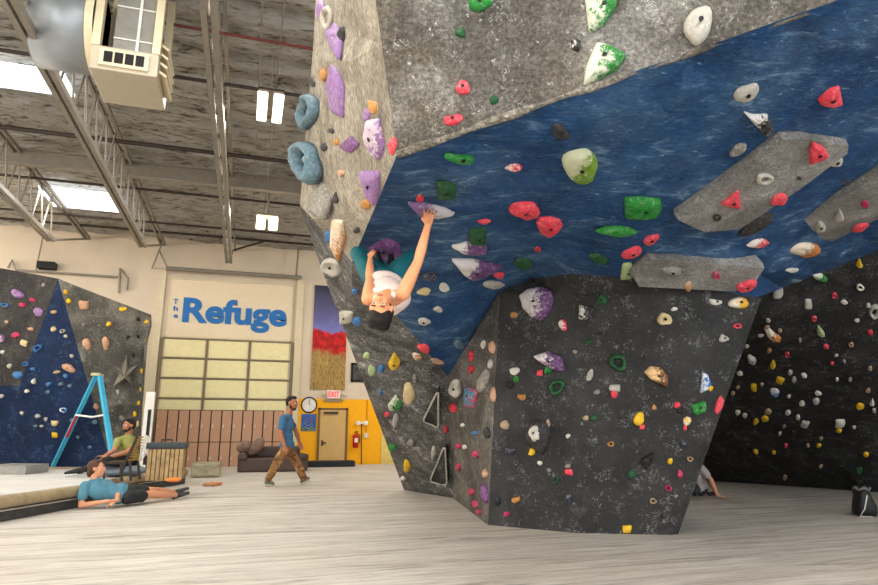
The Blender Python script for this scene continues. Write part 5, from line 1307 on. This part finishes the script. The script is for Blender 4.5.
# what he sits on: a low grey-blue bean bag
bq = as_(122, 470, .0); bz = as_(122, 465.5).z
bm = bmesh.new(); ell(bm, V((bq.x, bq.y, LM + (bz - LM) * .5 + .01)), (.42, .34, (bz - LM) * .5)); o = bake(bm, 'bean_bag', plain('grey-blue fabric', (120, 134, 146), .8, var=.2), None, .02, 4, disp=.01)
tag(o, 'low grey-blue bean bag under the sitting man in the olive t-shirt', 'bean bag')

# ---------- 5 person sitting behind the right foot of the big boulder
RHD = 9.0
g0 = onz(700, 497); RHD = hd(g0)
def ar(x, y, dh=0): return at(x, y, RHD + dh)
rp = empty('person', g0, 'person in a light grey t-shirt sitting half hidden behind the big boulder', 'person')
pel = ar(700, 488, .1); pel.z = .13; chest = ar(697, 475, .05); neckp = ar(691, 461, 0)
sR = ar(701, 468, -.12); sL = ar(685, 467, .14); hc = ar(685, 450); HM = frame(V((0, 0, 1)) - RIGHT * .15, -RIGHT + HF * .5); fw = (-RIGHT * .8 + HF * .4)
bm = bmesh.new(); head(bm, hc, HM, 1.0); hullcone(bm, hc + HM @ V((0, -.02, -.06)), .055, neckp, .06); hullcone(bm, neckp, .06, chest, .08)
torso(bm, pel, chest, neckp, sL, sR, None, None, .95, 0, fw)
eR, wR = ar(711, 480, -.14), ar(717, 491.5, -.16); wR.z = .04; arm(bm, sR, eR, wR); eL, wL = ar(672, 480, .2), ar(666, 487, .1); arm(bm, sL, eL, wL)
hand(bm, wR, RIGHT - V((0, 0, .1)), -V((0, 0, 1)), .18, -1, .1); hand(bm, wL, -RIGHT, -V((0, 0, 1)), .17, 1, .3)
hR, hL = ar(694, 490, -.05), ar(690, 490, .2); hR.z = hL.z = .12; kR, kL = ar(668, 474, -.1), ar(664, 474, .2); aR, aL = ar(650, 490, -.1), ar(648, 490, .2); aR.z = aL.z = .08
leg(bm, hR, kR, aR); leg(bm, hL, kL, aL); bake(bm, 'body', SKIN, rp, .012, 4); face_bits(hc, HM, 1.0, rp, HAIRBR)
hairs(hc, HM, 1.0, HAIRBR, rp, HMT, .006, .011)
tee(pel, chest, neckp, sL, sR, eL, eR, .95, fw, plain('light grey cotton', (168, 160, 156), .8, var=.1, nscale=6, bump=.2), rp, .4, .6)
bm = bmesh.new(); limb(bm, [hR, kR, aR], [.1, .078, .055]); limb(bm, [hL, kL, aL], [.1, .078, .055]); ell(bm, pel, (.16, .12, .12), frame(neckp - pel, fw)); bake(bm, 'trousers', plain('black patterned shorts', (46, 46, 50), .8, var=.7, nscale=30), rp, .013, 4)
for a in (aR, aL): 
    t = a - RIGHT * .17; t.z = .045; shoe(V((a.x, a.y, .085)), t, BLK, SOL, rp)
slipper(onz(712, 496, .005), .1, plain('black sandal', (34, 34, 36), .6), 'dark shoe on the mat by the hand of the person behind the boulder', .22)
# ============================================================ LIGHT
w = bpy.data.worlds.new('world'); SC.world = w; w.use_nodes = True
bgn = w.node_tree.nodes['Background']; bgn.inputs[0].default_value = (.93, .96, 1, 1); bgn.inputs[1].default_value = 3.0
def area(name, loc, size, sy, power, col=(1, .95, .86), tgt=None):
    d = bpy.data.lights.new(name, 'AREA'); d.shape = 'RECTANGLE'; d.size = size; d.size_y = sy; d.energy = power; d.color = col
    o = bpy.data.objects.new(name, d); COL.objects.link(o); o.location = loc
    if tgt is not None: o.rotation_euler = (V(tgt) - V(loc)).to_track_quat('-Z', 'Y').to_euler()
    return o
for x in (-8.5, -4.5, -0.6, 5.5):
    for y in (1.0, 5.5, 10.5, 15.5):
        if x > 4 and 1 < y < 12: continue
        area('ceiling_light', (x, y, CEIL - .45), 1.4, .5, 100, (1, .96, .88))
def glow(loc, power, r=.25):  # unseen point lights, added out of view to brighten the foil ceiling
    d = bpy.data.lights.new('unseen_fill_light', 'POINT'); d.energy = power; d.color = (1, .93, .82); d.shadow_soft_size = r
    o = bpy.data.objects.new('unseen_fill_light', d); COL.objects.link(o); o.location = loc
for x, y in ((-7, -2), (-3, -2), (1, -2), (-5, 1.0), (-10.8, 5), (-10.8, 9.5), (-10.8, 14), (-10.8, 18), (7.5, 16), (11, 13)): glow((x, y, 5.2), 340)
SC.view_settings.view_transform = 'Standard'; SC.view_settings.look = 'None'
SC.view_settings.exposure = 0.0; SC.view_settings.gamma = 1; SC.view_settings.use_curve_mapping = False
